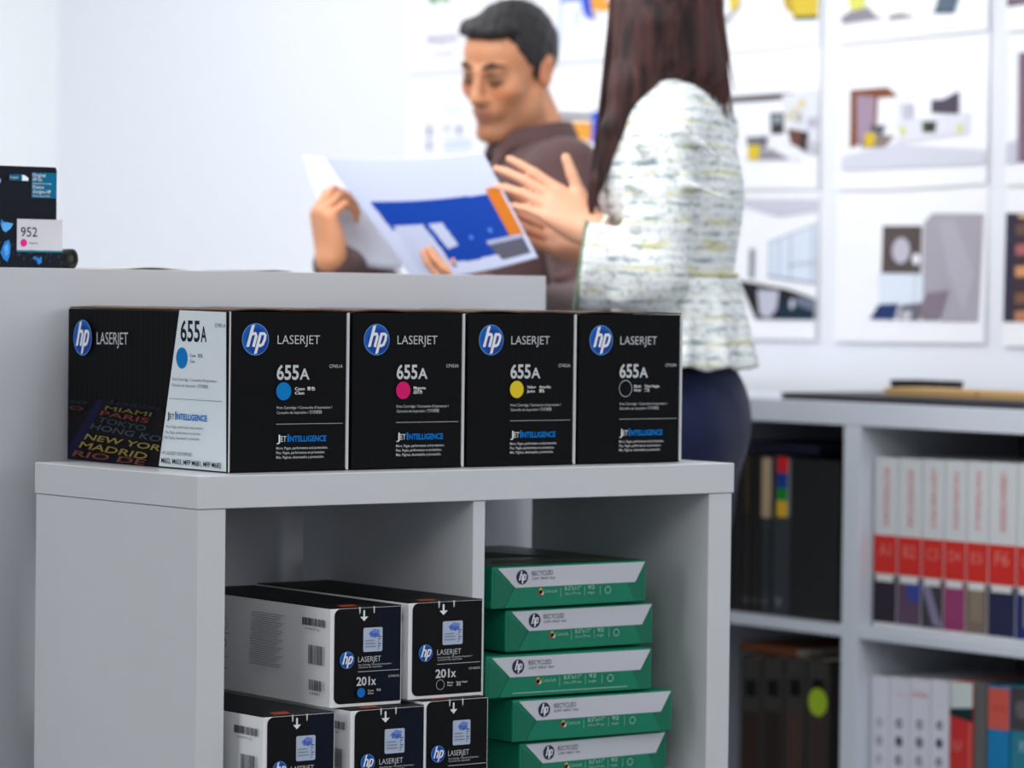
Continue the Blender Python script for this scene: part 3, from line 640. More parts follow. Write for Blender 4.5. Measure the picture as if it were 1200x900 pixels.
# --- left bay, upper row
g3 = 'dark books in the upper left bay'; DK = (22, 24, 26)
book(848, 861, 533, zb, DK, 'black book half hidden behind the shelf corner, leftmost of its row', g3)
book(862, 870, 533, zb, (26, 22, 22), 'thin black book second from the left in the upper left bay', g3, [('rect', .2, .8, 540, 598, col(44, 38, 38))])
book(871, 881, 532, zb, (24, 22, 22), 'black book with a faint brown spine title in the upper left bay', g3, [('rect', .2, .85, 536, 600, col(66, 56, 46)), ('word', 'II', .5, 705, .4, col(110, 112, 116), .6)])
book(882, 892, 533, zb, (16, 16, 17), 'black book just left of the beige spined book', g3, [('word', 'III', .5, 706, .4, col(96, 98, 102), .7)])
book(893, 905, 534, zb, (42, 48, 52), 'grey book with a beige upper spine', g3, [('band', 536, 606, col(176, 156, 128)), ('rect', .2, .8, 620, 690, col(52, 58, 62)), ('word', 'IV', .5, 708, .4, col(120, 122, 126), .6)])
book(906.5, 928, 534, zb, (46, 52, 56), 'grey book with red, blue, green and yellow blocks on its spine', g3,
     [('rect', .22, .82, 535, 553, col(206, 34, 42)), ('rect', .22, .82, 553, 571, col(24, 62, 140)), ('rect', .22, .82, 571, 586, col(22, 130, 52)), ('rect', .22, .82, 586, 605, col(214, 170, 40)), ('rect', .82, .98, 537, 604, col(120, 122, 130)), ('word', 'V', .4, 710, .35, col(150, 152, 156), .4)])
MB_ = book(929, 985, 537, zb, (20, 21, 22), 'wide black archive box at the right end of the upper left bay', g3, [], cat='box', name='archive_box', pages=False, depth=.27)
MB().box(.001, .27, -.03, .03, .22, .232, mat('cover_20_21_22', (20, 21, 22))).build('lid', MB_)
# navy folder lying across the tops
zt = fz(880, 531)+.004
nf = empty('folder', (XB+.12, (fy(930)+fy(860))/2, zt), 'navy blue folder lying flat across the dark books of the upper left bay', 'folder')
hw = (fy(862)-fy(984))/2
MB().box(-.115, .115, -hw, hw, 0, .003, mat('navy_card', (20, 28, 56), .5, .4), .001).build('lower_cover', nf); MB().box(-.108, .110, -hw+.008, hw-.008, .0032, .0098, mat('navy_board', (24, 28, 44), .7)).build('papers', nf); MB().box(-.115, .115, -hw, hw, .010, .0145, MATS['navy_card'], .001).build('upper_cover', nf)
# --- left bay, lower row: four lever-arch binders
g4 = 'dark brown binders in the lower left bay'
bz = [(868, 893), (894, 919), (920, 945), (946, 973)]
for i, (a, b) in enumerate(bz):
    pr = [('rect', .25, .75, 795, 814, col(8, 8, 9)), ('rect', .2, .8, 778, 786, col(66, 64, 64)), ('rect', .14, .86, 832, 905, col(*[(52, 38, 34), (44, 36, 32), (74, 56, 50), (62, 50, 48)][i]))]
    if i == 3: pr.append(('disc', .5, 821, .42, col(160, 190, 44)))
    book(a, b, 767+(a-868)*.05, zl, (48, 44, 40), 'dark brown binder with finger slot, %s' % ['leftmost of four', 'second of four', 'third of four', 'rightmost, with a lime green sticker'][i], g4, pr, cat='binder', name='binder', depth=.24)
zt = fz(868, 766)+.0025
of = empty('folder', (XB+.13, fy(892), zt), 'orange-brown folder lying flat on the binders of the lower left bay', 'folder')
hw = (fy(858)-fy(925))/2
MB().box(-.11, .11, -hw, hw, 0, .016, mat('tan_card', (120, 66, 32), .6, .3), .002).build('cover', of); MB().box(-.108, .108, -hw-.0015, hw-.004, .003, .013, M_page).build('papers', of)
# --- on top of the bookshelf
def tz(u, v): return at(u, v, 'z', ZF)
yl, yr = at(930, 465, 'x', XS2+.05)[1], at(1197, 470, 'x', XS2+.02)[1]
tb = empty('portfolio_case', (XS2+.15, (yl+yr)/2, ZF), 'flat black portfolio case lying on the bookshelf', 'case')
hh = (yl-yr)/2
MB().box(-.13, .14, -hh, hh, 0, .0035, mat('black_board', (46, 48, 54), .5, .3), .001).build('lower_cover', tb); MB().box(-.127, .137, -hh+.003, hh-.003, .0036, .0075, mat('grey_sheets', (84, 86, 92), .6, .2)).build('sheets', tb); MB().box(-.13, .14, -hh, hh, .0076, .0115, MATS['black_board'], .001).build('upper_cover', tb)
zp = ZF+.0118
y_a, y_b = at(1046, 458, 'x', XS2+.12)[1], at(1225, 458, 'x', XS2+.12)[1]
pl = empty('wooden_board', (XS2+.15, (y_a+y_b)/2, zp), 'light wooden sample board lying on the black portfolio case', 'board')
hw = (y_a-y_b)/2; M_wood = mat('light_oak', (206, 168, 112), .55, .3, var=(6, .12, (1, .15, 6)), bump=(40, .1, .001, (1, .1, 1)))
MB().box(-.05, .05, -hw, hw, 0, .0125, M_wood, .001).build('plank', pl); MB().box(-.051, .051, -hw*.25, -hw*.24+.0015, .0002, .0127, mat('dark_joint', (150, 116, 70), .6)).build('joint', pl); MB().box(-.0505, -.0495, -hw+.001, hw-.001, .0045, .0055, mat('dark_joint', (150, 116, 70), .6)).build('seam', pl)
y_a, y_b = at(1041, 450, 'x', XS2+.2)[1], at(1097, 450, 'x', XS2+.2)[1]
kb = empty('black_box', (XS2+.235, (y_a+y_b)/2, zp), 'small black box standing behind the left end of the wooden board', 'box')
hw = (y_a-y_b)/2
MB().box(-.03, .03, -hw, hw, 0, .018, mat('black_card', (30, 30, 30), .6, .3), .001).build('base', kb); MB().box(-.031, .031, -hw-.001, hw+.001, .0182, .0232, MATS['black_card'], .001).build('lid', kb)
# ================================================================ drawings pinned on the back wall
M_sheet = mat('white_drawing_paper', (250, 251, 255), .6, .2)
cols_ = {'m1': (2.795, 2.385), 'z0': (2.335, 1.925), 'c1': (1.885, 1.475), 'c2': (1.425, 1.030), 'c3': (.985, .60)}
rows_ = {0: (1.835, 1.562), 1: (1.566, 1.291), 2: (1.296, 1.008)}
def crop1(x, y): return 840+x/3.3333, y/3.3333
def crop2(x, y): return 840+x/3.3333, 200+y/3.3333
def poster(c, r, label, art, k=0, skew=0):
    y1, y0 = cols_[c]; z1, z0 = rows_[r]; w, h = y1-y0, z1-z0; out = .007+.002*k; top = .0015+.0018*(2-r)
    z1 += .004
    t = empty('drawing_sheet', (XW, (y0+y1)/2, z0), label, 'poster', 'drawing sheets pinned on the wall')
    off = lambda z: top+(out-top)*(1-(z-z0)/(z1-z0))
    N = 6; v = []; f = []
    rng = random.Random(hash((c, r)) % 99 if False else ord(c[1])+r*7)
    sag = rng.uniform(-.003, .003)
    for i in range(N+1):
        for j in range(2):
            y = y1-w*i/N; 
            v.append((-off(z1 if j else z0), y-(y0+y1)/2, (z1-z0 if j else 0)+(skew*(i/N-.5) if not j else 0)+(sag*math.sin(math.pi*i/N) if not j else 0)))
    for i in range(N): f.append((2*i, 2*i+2, 2*i+3, 2*i+1))
    n0 = len(v); v += [(x+.0006, y, z) for x, y, z in v]; f += [tuple(n0+a for a in q[::-1]) for q in f[:N]]
    f += [(2*i, n0+2*i, n0+2*i+2, 2*i+2) for i in range(N)]+[(2*i+1, 2*i+3, n0+2*i+3, n0+2*i+1) for i in range(N)]+[(0, 1, n0+1, n0), (2*N, n0+2*N, n0+2*N+1, 2*N+1)]
    sht = MB().add(v, f, M_sheet).build('sheet', t)
    pins = MB()
    p = Print((0, 0, 0), (0, -1, 0), (0, 0, 1), (-1, 0, 0), 0); ctr = np.array(t.location)
    def to(a, b, k_=[0]):
        return np.array((-off(b+z0)-.0012-p.k*.00015, -a, b))
    p.to = to
    def m(pt, fn):
        u, v_ = fn(*pt); q = at(u, v_, 'x', XW-.01); return (-(q[1]-ctr[1]), q[2]-z0)
    def clamp(q): return (min(max(q[0], -w/2+.002), w/2-.002), min(max(q[1], .003), z1-z0-.002))
    for fn, cc, pts in art:
        if cc == 'text': s_, a, hh, ww, mm = pts; q = m(a, fn); p.text(s_, q[0], q[1], hh, col(*mm), w=ww)
        elif len(pts) == 3 and not isinstance(pts[0], tuple) and not hasattr(pts[0], '__len__'): pass
        elif pts[0] == 'disc': q = m(pts[1], fn); p.disc(q[0], q[1], pts[2], col(*cc), ry=pts[3])
        elif pts[0] == 'line': p.stroke([clamp(m(a, fn)) for a in pts[2]], pts[1], col(*cc))
        else: p.poly([clamp(m(a, fn)) for a in pts], col(*cc))
    if art: p.build('drawing', sht)
    return t
ID = lambda x, y: (x, y)
C1, C2 = crop1, crop2
yl_, wood_, slate_, gr_, lg_ = (222, 196, 70), (128, 82, 58), (74, 88, 104), (146, 140, 150), (222, 226, 238)
poster('m1', 0, 'drawing sheet with green marks and a purple heading, top left of the wall', [(ID, (70, 150, 60), [(502, -8), (512, -6), (512, 4), (502, 3)]), (ID, (70, 150, 60), [(516, -5), (526, -5), (526, 1), (516, 1)]),
    (ID, 'text', ('Blueprint', (501, 52), .020, .11, (168, 160, 184))), (ID, 'text', ('ground floor', (509, 66), .012, .075, (182, 176, 196))), (ID, (206, 206, 222), ('line', .002, [(501, 42), (560, 36)]))], 1)
poster('m1', 1, 'drawing sheet with small grey plan symbols left of the man\u2019s face', [(ID, (206, 226, 244), [(520, 127), (526, 126), (526, 131), (520, 131)]), (ID, (206, 226, 244), [(530, 126), (536, 125), (536, 131), (530, 131)]),
    (ID, (150, 152, 176), [(499, 147), (504, 147), (504, 160), (499, 160)]), (ID, (170, 172, 192), [(499, 164), (504, 164), (504, 177), (499, 177)]), (ID, (190, 192, 212), [(519, 147), (525, 146), (524, 155), (520, 155)]), (ID, (176, 178, 200), [(533, 147), (540, 147), (540, 157), (533, 157)]),
    (ID, (204, 220, 238), [(519, 164), (552, 162), (552, 166), (519, 168)]), (ID, (204, 220, 238), [(519, 172), (552, 170), (552, 174), (519, 176)])])
poster('z0', 0, 'drawing sheet with a blue outline and an orange block, above the man\u2019s ear', [(ID, (196, 212, 246), [(654, -10), (659, -10), (658, 52), (655, 52)]), (ID, (120, 150, 224), [(656, -10), (690, -10), (690, 1), (656, 2)]), (ID, (40, 88, 214), [(681, -12), (692, -12), (694, 21), (686, 21), (681, 8)]),
    (ID, (240, 168, 70), [(690, -12), (722, -12), (722, 13), (693, 13)]), (ID, (206, 218, 246), [(673, 10), (678, 10), (676, 34), (673, 34)]), (ID, (90, 90, 110), [(693, 17), (698, 17), (697, 23), (693, 23)])], 1)
poster('z0', 1, 'drawing sheet with an orange patch and a blue corner behind the man\u2019s shoulder', [(ID, (90, 92, 100), [(640, 132), (694, 134), (694, 139), (640, 138)]), (ID, (240, 168, 70), [(662, 142), (692, 143), (692, 166), (664, 160)]), (ID, (36, 84, 210), [(692, 132), (704, 127), (714, 127), (714, 172), (692, 168)]), (ID, (170, 190, 244), [(698, 140), (708, 138), (706, 162), (700, 158)])])
poster('c1', 0, 'drawing sheet showing a yellow chair, top row, right of the woman\u2019s hair', [(C1, yl_, [(250, -30), (395, -30), (390, 62), (298, 66)]), (C1, (58, 74, 56), [(300, 64), (390, 60), (388, 74), (292, 78)]), (C1, (196, 168, 60), [(250, -30), (285, -30), (300, 66), (262, 30)]), (C1, (232, 204, 70), [(44, -20), (88, -20), (82, 44), (50, 52)]), (C1, (180, 180, 190), [(10, 60), (46, 56), (90, 10), (100, 8), (30, 100), (16, 90)])])
poster('c1', 1, 'interior drawing with a brown desk, flowers and a yellow stool, beside the woman', [(C1, (90, 82, 88), [(40, 378), (295, 360), (262, 388), (40, 402)]), (C1, (228, 230, 240), [(250, 370), (400, 350), (400, 600), (330, 600), (250, 420)]), (C1, (64, 62, 68), [(203, 440), (257, 440), (257, 522), (207, 524)]), (C1, (150, 160, 166), [(214, 450), (250, 450), (250, 480), (214, 484)]),
    (C1, (110, 74, 66), [(270, 500), (355, 516), (352, 598), (285, 560)]), (C1, (60, 48, 50), [(326, 512), (355, 516), (352, 598), (322, 582)]), (C1, (190, 186, 200), [(350, 460), (410, 456), (410, 496), (350, 500)]), (C1, (150, 146, 156), [(160, 585), (240, 580), (288, 622), (110, 626)]), (C1, (110, 112, 124), [(110, 535), (195, 530), (190, 575), (118, 575)]),
    (C1, (224, 196, 50), [(118, 568), (166, 565), (162, 625), (120, 624)]), (C1, (240, 242, 250), [(200, 530), (270, 540), (330, 620), (300, 630), (215, 582)]), (C1, (232, 210, 120), ('disc', (328, 404), .008, .008)), (C1, (226, 212, 160), ('disc', (300, 430), .007, .007)), (C1, (216, 208, 176), ('disc', (282, 455), .008, .009)), (C1, (180, 178, 160), ('disc', (318, 460), .007, .01)), (C1, (196, 196, 206), [(352, 540), (398, 560), (398, 604), (352, 600)])])
poster('c1', 2, 'interior drawing with tall blue windows and a dark table, lowest row beside the blouse', [(C2, (206, 206, 220), [(60, 110), (412, 110), (412, 160), (230, 182), (60, 130)]), (C2, (222, 232, 246), [(192, 280), (412, 205), (410, 440), (192, 410)]), (C2, (150, 164, 184), ('line', .0022, [(192, 282), (412, 205)])), (C2, (110, 124, 146), ('line', .003, [(192, 412), (405, 442)]))]
    + [(C2, (150, 172, 190), ('line', .0026, [(x, 280-(x-192)*.34), (x, 410+(x-192)*.15)])) for x in (200, 236, 282, 366)] + [(C2, (140, 152, 172), ('line', .002, [(270, 372), (410, 356)])), (C2, (146, 152, 160), [(120, 305), (142, 305), (140, 420), (120, 418)]),
    (C2, (34, 34, 40), [(80, 428), (270, 462), (400, 500), (392, 582), (150, 580)]), (C2, (26, 48, 66), [(240, 500), (392, 540), (390, 582), (225, 580)]), (C2, (196, 196, 212), [(155, 465), (240, 468), (232, 540), (200, 580), (165, 560)]), (C2, (112, 122, 140), [(310, 490), (396, 500), (394, 550), (300, 520)]), (C2, (210, 214, 224), ('disc', (292, 520), .006, .010))])
poster('c2', 0, 'drawing sheet with a slate armchair and grey rug, top row, second column', [(C1, (222, 226, 110), [(510, -20), (575, -20), (580, 35), (520, 40)]), (C1, (150, 146, 156), [(485, 65), (520, 45), (590, 28), (620, 62), (652, 72), (488, 94)]), (C1, (150, 142, 150), [(672, 62), (718, 50), (775, 66), (672, 78)]), (C1, (98, 114, 130), [(868, -20), (948, -20), (926, 50), (848, 52)]), (C1, (74, 88, 104), [(848, 40), (928, 40), (926, 50), (846, 52)])], 1, .006)
poster('c2', 1, 'interior drawing with a brown door frame and black wall panel, second column', [(C1, (134, 82, 58), [(515, 352), (660, 340), (702, 376), (622, 382), (618, 510), (560, 560), (515, 580)]), (C1, (168, 146, 166), [(540, 372), (612, 378), (608, 508), (545, 570)]), (C1, (244, 246, 252), [(626, 386), (706, 384), (702, 505), (630, 490)]), (C1, (142, 128, 124), [(560, 545), (630, 525), (690, 530), (650, 575), (560, 578)]),
    (C1, (222, 190, 50), [(575, 520), (615, 518), (612, 572), (574, 574)]), (C1, (96, 102, 112), [(590, 490), (655, 488), (640, 530), (600, 515)]), (C1, (196, 198, 210), [(716, 405), (762, 402), (762, 470), (720, 470)]), (C1, (228, 230, 240), [(716, 470), (980, 440), (978, 520), (700, 560)]), (C1, (88, 80, 96), [(834, 390), (880, 388), (940, 356), (940, 444), (834, 440)]), (C1, (92, 104, 76), [(798, 474), (856, 474), (852, 518), (800, 518)]), (C1, (56, 58, 62), [(815, 476), (842, 476), (840, 514), (818, 514)]),
    (C1, (214, 220, 150), [(710, 495), (736, 495), (734, 530), (712, 530)]), (C1, (220, 224, 160), [(930, 485), (960, 484), (958, 518), (934, 518)]), (C1, (214, 216, 228), [(700, 562), (1045, 585), (1045, 640), (485, 665), (485, 610)])], 0, .006)
poster('c2', 2, 'interior drawing with a round lamp in a dark square and a grey textured wall', [(C2, (226, 236, 248), [(620, 402), (800, 402), (800, 522), (632, 520)]), (C2, (92, 82, 80), [(640, 215), (792, 215), (790, 402), (636, 400)]), (C2, (196, 192, 206), ('disc', (712, 312), .0235, .0235)), (C2, (172, 168, 178), [(800, 205), (832, 166), (1032, 168), (1016, 590), (870, 590), (905, 465), (800, 482)]),
    (C2, (182, 178, 190), [(860, 200), (920, 190), (1000, 400), (960, 560), (900, 400)]), (C2, (240, 240, 248), ('disc', (773, 345), .0105, .0105)), (C2, (150, 150, 160), ('line', .0012, [(770, 370), (766, 520)])), (C2, (44, 62, 110), [(630, 522), (706, 520), (690, 582), (594, 580)]), (C2, (136, 124, 136), [(812, 480), (906, 466), (866, 585), (800, 585), (790, 530)]), (C2, (112, 108, 122), [(715, 528), (795, 516), (790, 584), (705, 582)]), (C2, (206, 206, 218), [(722, 550), (760, 548), (752, 583), (722, 583)])], 0, .004)
poster('c3', 0, 'drawing sheet with a small brownish mark at the top right picture corner', [(C1, (122, 104, 116), [(1130, -10), (1215, -10), (1215, 14), (1132, 26)])], 1, .004)
poster('c3', 1, 'drawing sheet with a tall purple-grey panel at the right picture edge', [(C1, (150, 130, 146), [(1170, 205), (1300, 205), (1300, 635), (1170, 635)]), (C1, (92, 70, 84), [(1190, 205), (1203, 205), (1203, 635), (1192, 635)]), (C1, (206, 208, 222), [(1128, 560), (1168, 545), (1168, 640), (1125, 642)])], 0, .004)
poster('c3', 2, 'drawing sheet with a dark photograph of orange lights at the right picture edge', [(C2, (70, 58, 64), [(1118, 165), (1300, 165), (1300, 592), (1102, 590)]), (C2, (60, 56, 76), [(1118, 165), (1158, 165), (1150, 590), (1102, 590)])] +
    [(C2, cc, [(1160, y), (1300, y-12), (1300, y+38), (1162, y+40)]) for y, cc in ((210, (110, 84, 76)), (290, (176, 106, 104)), (375, (214, 156, 106)), (480, (132, 96, 76)), (550, (190, 130, 100)))] + [(C2, (226, 190, 150), [(1170, 170), (1300, 168), (1300, 180), (1172, 184)])], 0, .004)
#PART3
# ================================================================ people
def skin_mat(name, rough=.45):
    m = mat(name, (200, 150, 120), rough, .4, bump=(180, .08, .001), sub=.12); nt = m.node_tree; N = nt.nodes
    a = N.new('ShaderNodeAttribute'); a.attribute_name = 'tone'; nt.links.new(a.outputs['Color'], N['Principled BSDF'].inputs['Base Color']); return m
def lc(rgb): return np.array([lin(c) for c in rgb])
def head(s, c, M, k=1.0, female=False):
    T = lambda x, y, z: np.array(c)+M @ (np.array((x, y, z))*k)
    E = lambda p, r, kk=.012, op='u': s.ell(T(*p), np.array(r)*k, M, kk, op)
    Cp = lambda a, b, ra, rb=None, kk=.01, op='u': s.cap(T(*a), T(*b), ra*k, (rb if rb is not None else ra)*k, kk, op)
    E((0, -.018, .032), (.074, .094, .084)); E((0, .030, -.030), (.058, .064, .082), .02)
    E((0, .040, .040), (.058, .052, .050), .02)
    for q in (-1, 1):
        Cp((q*.056, -.004, -.045), (q*.050, .012, -.078), .014, .014, .02); Cp((q*.050, .012, -.078), (q*.016, .072, -.110), .014, .014, .025)
        E((q*.040, .062, -.022), (.022, .022, .020), .02)
        E((q*.030, .104, .001), (.0165, .016, .0125), .012, 's')
        E((q*.031, .0775, -.001), (.0165, .0155, .0135), .006)
        Cp((q*.014, .096, .018), (q*.044, .080, .020), .0055, .005, .012)
        Cp((q*.020, .091, -.006), (q*.043, .081, -.006), .0022, .002, .004)
        E((q*.0105, .101, -.040), (.0085, .011, .0075), .006)
        E((q*.0075, .108, -.047), (.0035, .0045, .003), .003, 's')
        E((q*.077, -.012, -.008), (.008, .019, .031), .006); E((q*.080, -.020, .004), (.008, .016, .022), .006); E((q*.087, -.008, -.006), (.006, .010, .017), .004, 's')
    Cp((0, .094, .012), (0, .112, -.030), .0085, .0105, .012); E((0, .114, -.036), (.0115, .0115, .0095), .008)
    E((0, .082, -.066), (.028, .020, .022), .015)
    Cp((-.022, .086, -.066), (0, .0995, -.0605), .0045, .0052, .006); Cp((.022, .086, -.066), (0, .0995, -.0605), .0045, .0052, .006)
    Cp((-.019, .085, -.070), (0, .0980, -.0745), .0045, .0062, .006); Cp((.019, .085, -.070), (0, .0980, -.0745), .0045, .0062, .006)
    Cp((-.024, .0925, -.0675), (.024, .0925, -.0675), .0018, .0018, .003, 's')
    E((0, .082, -.106), (.021, .018, .016), .02)
def head_tone(V, c, M, base, k=1.0, beard=.0, lip=(150, 86, 80)):
    L = (V-np.array(c)) @ M / k; x, y, z = np.abs(L[:, 0]), L[:, 1], L[:, 2]; b = lc(base)
    near = (np.abs(L) < (.12, .14, .16)).all(1); col_ = np.tile(b, (len(V), 1))
    def mixin(w, rgb): nonlocal col_; w = np.clip(w, 0, 1)[:, None]*near[:, None]; col_ = col_*(1-w)+lc(rgb)*w
    g = lambda d: np.exp(-d)
    if beard: mixin(beard*g(((z+.085)/.032)**2)*(y > .0)*(z < -.045)+0, tuple(.62*q for q in base))
    mixin(.45*g(((x-.040)/.018)**2+((z+.028)/.016)**2)*(y > .05), (min(base[0]+18, 255), base[1]-6, base[2]-10))
    mixin(.9*g(((x)/.021)**4+((z+.068)/.0085)**4)*(y > .08), lip)
    mixin(.85*g(((x-.031)/.017)**4+((z-.002)/.011)**4)*(y > .06), tuple(.55*q for q in base))
    mixin(.6*g((x/.018)**2+((z+.044)/.007)**2)*(y > .09), tuple(.8*q for q in base))
    mixin(.35*g(((x-.078)/.012)**2)*(np.abs(z) < .04), (base[0], base[1]-22, base[2]-22))
    return col_
def hand(s, wrist, d, n, right, curls, k=1.0, thumb=(.75, .75, .1), tc=(.15, .3), spread=.10, palmw=1.0):
    d = np.array(d, float); d /= np.linalg.norm(d); n = np.array(n, float); n -= d*(n@d); n /= np.linalg.norm(n)
    t = np.cross(d, n) if right else np.cross(n, d)
    wrist = np.array(wrist, float); offs = np.array((.029, .0095, -.0095, -.027))*k*palmw; ln = ((.043, .026, .021), (.047, .029, .022), (.043, .027, .021), (.034, .020, .019))
    kn = [wrist+d*(.088, .092, .087, .078)[i]*k+t*offs[i]*.98+n*(0, -.002, 0, .003)[i] for i in range(4)]
    for i in range(4):
        s.cap(wrist+t*offs[i]*.55+d*.008, kn[i]-d*.006, .0150*k, .0105*k, .014)
    s.ell(wrist+d*.035*k+t*.022*k+n*.010*k, (.016*k, .028*k, .015*k), np.stack([t, d, n], 1), .014)
    s.ell(wrist+d*.035*k-t*.020*k+n*.008*k, (.013*k, .030*k, .013*k), np.stack([t, d, n], 1), .012)
    for i in range(4):
        p = kn[i]; a = 0; sp = spread*(1, .2, -.5, -1.3)[i]; dd = d*math.cos(sp)+t*math.sin(sp)
        c_ = curls[i] if isinstance(curls[0], (list, tuple)) else curls
        for j in range(3):
            a += c_[j]; v = dd*math.cos(a)+n*math.sin(a); q = p+v*ln[i][j]*k
            s.cap(p, q, (.0092, .0080, .0072, .0066)[j]*k*(.88 if i == 3 else 1), (.0080, .0072, .0062)[j]*k*(.88 if i == 3 else 1), .003); p = q
    p = wrist+d*.020*k+t*.020*k+n*.008*k; v = t*thumb[0]+d*thumb[1]+n*thumb[2]; v /= np.linalg.norm(v)
    q = p+v*.042*k; s.cap(p, q, .0145*k, .0115*k, .012); p = q
    for j, (l, r0, r1) in enumerate(((.034, .0105, .0090), (.027, .0092, .0078))):
        v = v*math.cos(tc[j])+d*math.sin(tc[j]); v /= np.linalg.norm(v); q = p+v*l*k; s.cap(p, q, r0*k, r1*k, .003); p = q
def fabric(name, rgb, scale=900, amt=.1, rough=.85, wr=9):
    m = mat(name, rgb, rough, .15, bump=(wr, .35, .012), var=(scale, amt)); m.node_tree.nodes['Principled BSDF'].inputs['Sheen Weight'].default_value = .15; return m
def rt(parent, V): return V-np.array(parent.location)
Z3 = np.array((0, 0, 1.0))
Rh = np.array((math.cos(YAW), -math.sin(YAW), 0)); Fh = np.array((math.sin(YAW), math.cos(YAW), 0))   # horizontal axes used to pose the two people
# ------------------------------------------------------------- the man
MS = (204, 142, 104)
Nk = P(634, 172, 6.34)
fb = -math.sin(math.radians(76))*Rh-math.cos(math.radians(76))*Fh       # where his chest faces
lf = np.cross(Z3, fb)                                                     # his left
man = empty('person', (float(Nk[0]), float(Nk[1]), 0), 'man with short dark hair in a brown shirt, looking down at a large sheet', 'person')
Hm = P(595, 79, 6.31)
hf = -math.sin(math.radians(35))*Rh-math.cos(math.radians(35))*Fh
hf = hf*math.cos(math.radians(17))-Z3*math.sin(math.radians(17)); hu = Z3+.09*Rh
HM = frame(hf, hu); HK = .925
LS, RS = Nk+lf*.180-Z3*.055, Nk-lf*.180-Z3*.060
LE, LW = P(690, 366, 6.05), P(606, 364, 5.66)
RE, RW = P(500, 376, 6.2), P(388, 307, 5.82)
hipc = np.array((Nk[0], Nk[1], .86))-fb*.02
s = SDF(); head(s, Hm, HM, HK)
s.cap(Hm+HM @ np.array((0, -.030, -.055)), Nk-fb*.01-Z3*.03, .050, .058, .025)
s.cap(Nk-Z3*.05-lf*.14, Nk-Z3*.05+lf*.14, .05, .05, .03)
s.cap(Nk-Z3*.16, hipc, .105, .10, .05)
for a, b, c in ((LS, LE, LW), (RS, RE, RW)): s.cap(a, b, .043, .036, .02); s.cap(b, c, .036, .025, .012)
hand(s, RW, Z3*.95-Rh*.18, Rh*.85+Fh*.5, True, ((.8, 1.1, .7), (.9, 1.2, .7), (1.0, 1.2, .7), (1.1, 1.2, .7)), .95, thumb=(.15, .95, .3), palmw=.9)
hand(s, LW, -Rh*.95+Z3*.30, Z3*.6+Fh*.5, False, ((.25, .35, .2), (.3, .4, .2), (.35, .45, .3), (.5, .5, .3)), .98, spread=.02, thumb=(.3, .95, .1))
feet_ = []
for q in (-1, 1):
    hp = hipc+lf*.095*q-Z3*.04; kn = np.array((hp[0], hp[1], .47))+fb*.03+lf*.01*q; an = np.array((kn[0], kn[1], .10))-fb*.03
    s.cap(hp, kn, .078, .052, .03); s.cap(kn, an, .050, .034, .02); s.cap(an-Z3*.04-fb*.02, an-Z3*.06+fb*.13, .034, .026, .02); feet_.append((hp, kn, an))
V, F = s.mesh(.0042); M_skin = skin_mat('skin')
tone = head_tone(V, Hm, HM, MS, HK, .5, (150, 92, 84)); L_ = (V-Hm) @ HM
npmesh('body', V, F, [M_skin], man, man.location, tone)
# shirt
s = SDF()
s.cap(Nk-Z3*.062-lf*.150, Nk-Z3*.062+lf*.150, .062, .062, .05)
B3 = np.stack([lf, fb, Z3], 1)
s.ell(Nk-Z3*.17+fb*.015, (.185, .118, .17), B3, .06); s.ell(Nk-Z3*.32+fb*.02, (.165, .118, .20), B3, .06); s.ell(hipc+Z3*.06, (.17, .12, .15), B3, .05)
s.cap(Nk-fb*.018-Z3*.020, Nk-Z3*.09, .060, .085, .03)
for a, b, c in ((LS, LE, LW), (RS, RE, RW)):
    s.cap(a, b, .062, .052, .035); d = c-b; s.cap(b, b+d*.96, .052, .037, .02)
rg = random.Random(4)
for a, b, c in ((LS, LE, LW), (RS, RE, RW)):                    # folds across the sleeves
    for j in range(9):
        t_ = .12+.8*j/8; p0 = a+(b-a)*t_; o_ = np.cross(b-a, Fh); o_ /= np.linalg.norm(o_); ww = .05*(1 if j % 2 else -1)
        s.cap(p0-Fh*.052+o_*ww, p0-Fh*.058+(b-a)*.10-o_*ww*.6, .006, .003, .014)
for j in range(7): p0 = Nk-Z3*(.13+.05*j)+fb*.10+lf*rg.uniform(-.1, .1); s.cap(p0-lf*.07, p0+lf*.07-Z3*rg.uniform(.02, .07), .006, .004, .018)
s.cap(Nk+fb*.075+Z3*.075, Nk+fb*.125-Z3*.055, .045, .012, .012, 's')       # open neck
s.cap(Hm+HM @ np.array((0, -.030, -.055)), Nk-fb*.01-Z3*.0, .054, .058, .006, 's')
V, F = s.mesh(.0055); M_shirt = fabric('brown_shirt_cloth', (92, 68, 68), 700, .10)
shirt = npmesh('shirt', V, F, [M_shirt], man, man.location)
# collar: a stand and two leaves folded over it
s = SDF(); cc = Nk+fb*.010
def collar(side):
    for j in range(10):
        a0 = math.radians(8+j*15.2); a1 = math.radians(8+(j+1)*15.2)
        f_ = lambda a: cc+(-fb*math.cos(a)+lf*side*math.sin(a))*.060+Z3*(.040-.034*(a/math.pi)**2)+fb*.012*(a/math.pi)
        for dz, ra in ((0, .0055), (-.010, .006), (-.020, .0065), (-.030, .007)):
            o1 = (f_(a0)-cc)*(-dz*5.2); o2 = (f_(a1)-cc)*(-dz*5.2); s.cap(f_(a0)+o1+Z3*dz, f_(a1)+o2+Z3*dz, ra, ra, .007)
    tip = f_(math.radians(150)); s.cap(tip, tip+fb*.030+lf*side*.018-Z3*.062, .010, .004, .010); s.cap(tip+lf*side*.02-Z3*.02, tip+fb*.022+lf*side*.026-Z3*.060, .012, .005, .012)
collar(1); collar(-1)
V, F = s.mesh(.0035); npmesh('collar', V, F, [M_shirt], shirt, man.location)
mb = MB()
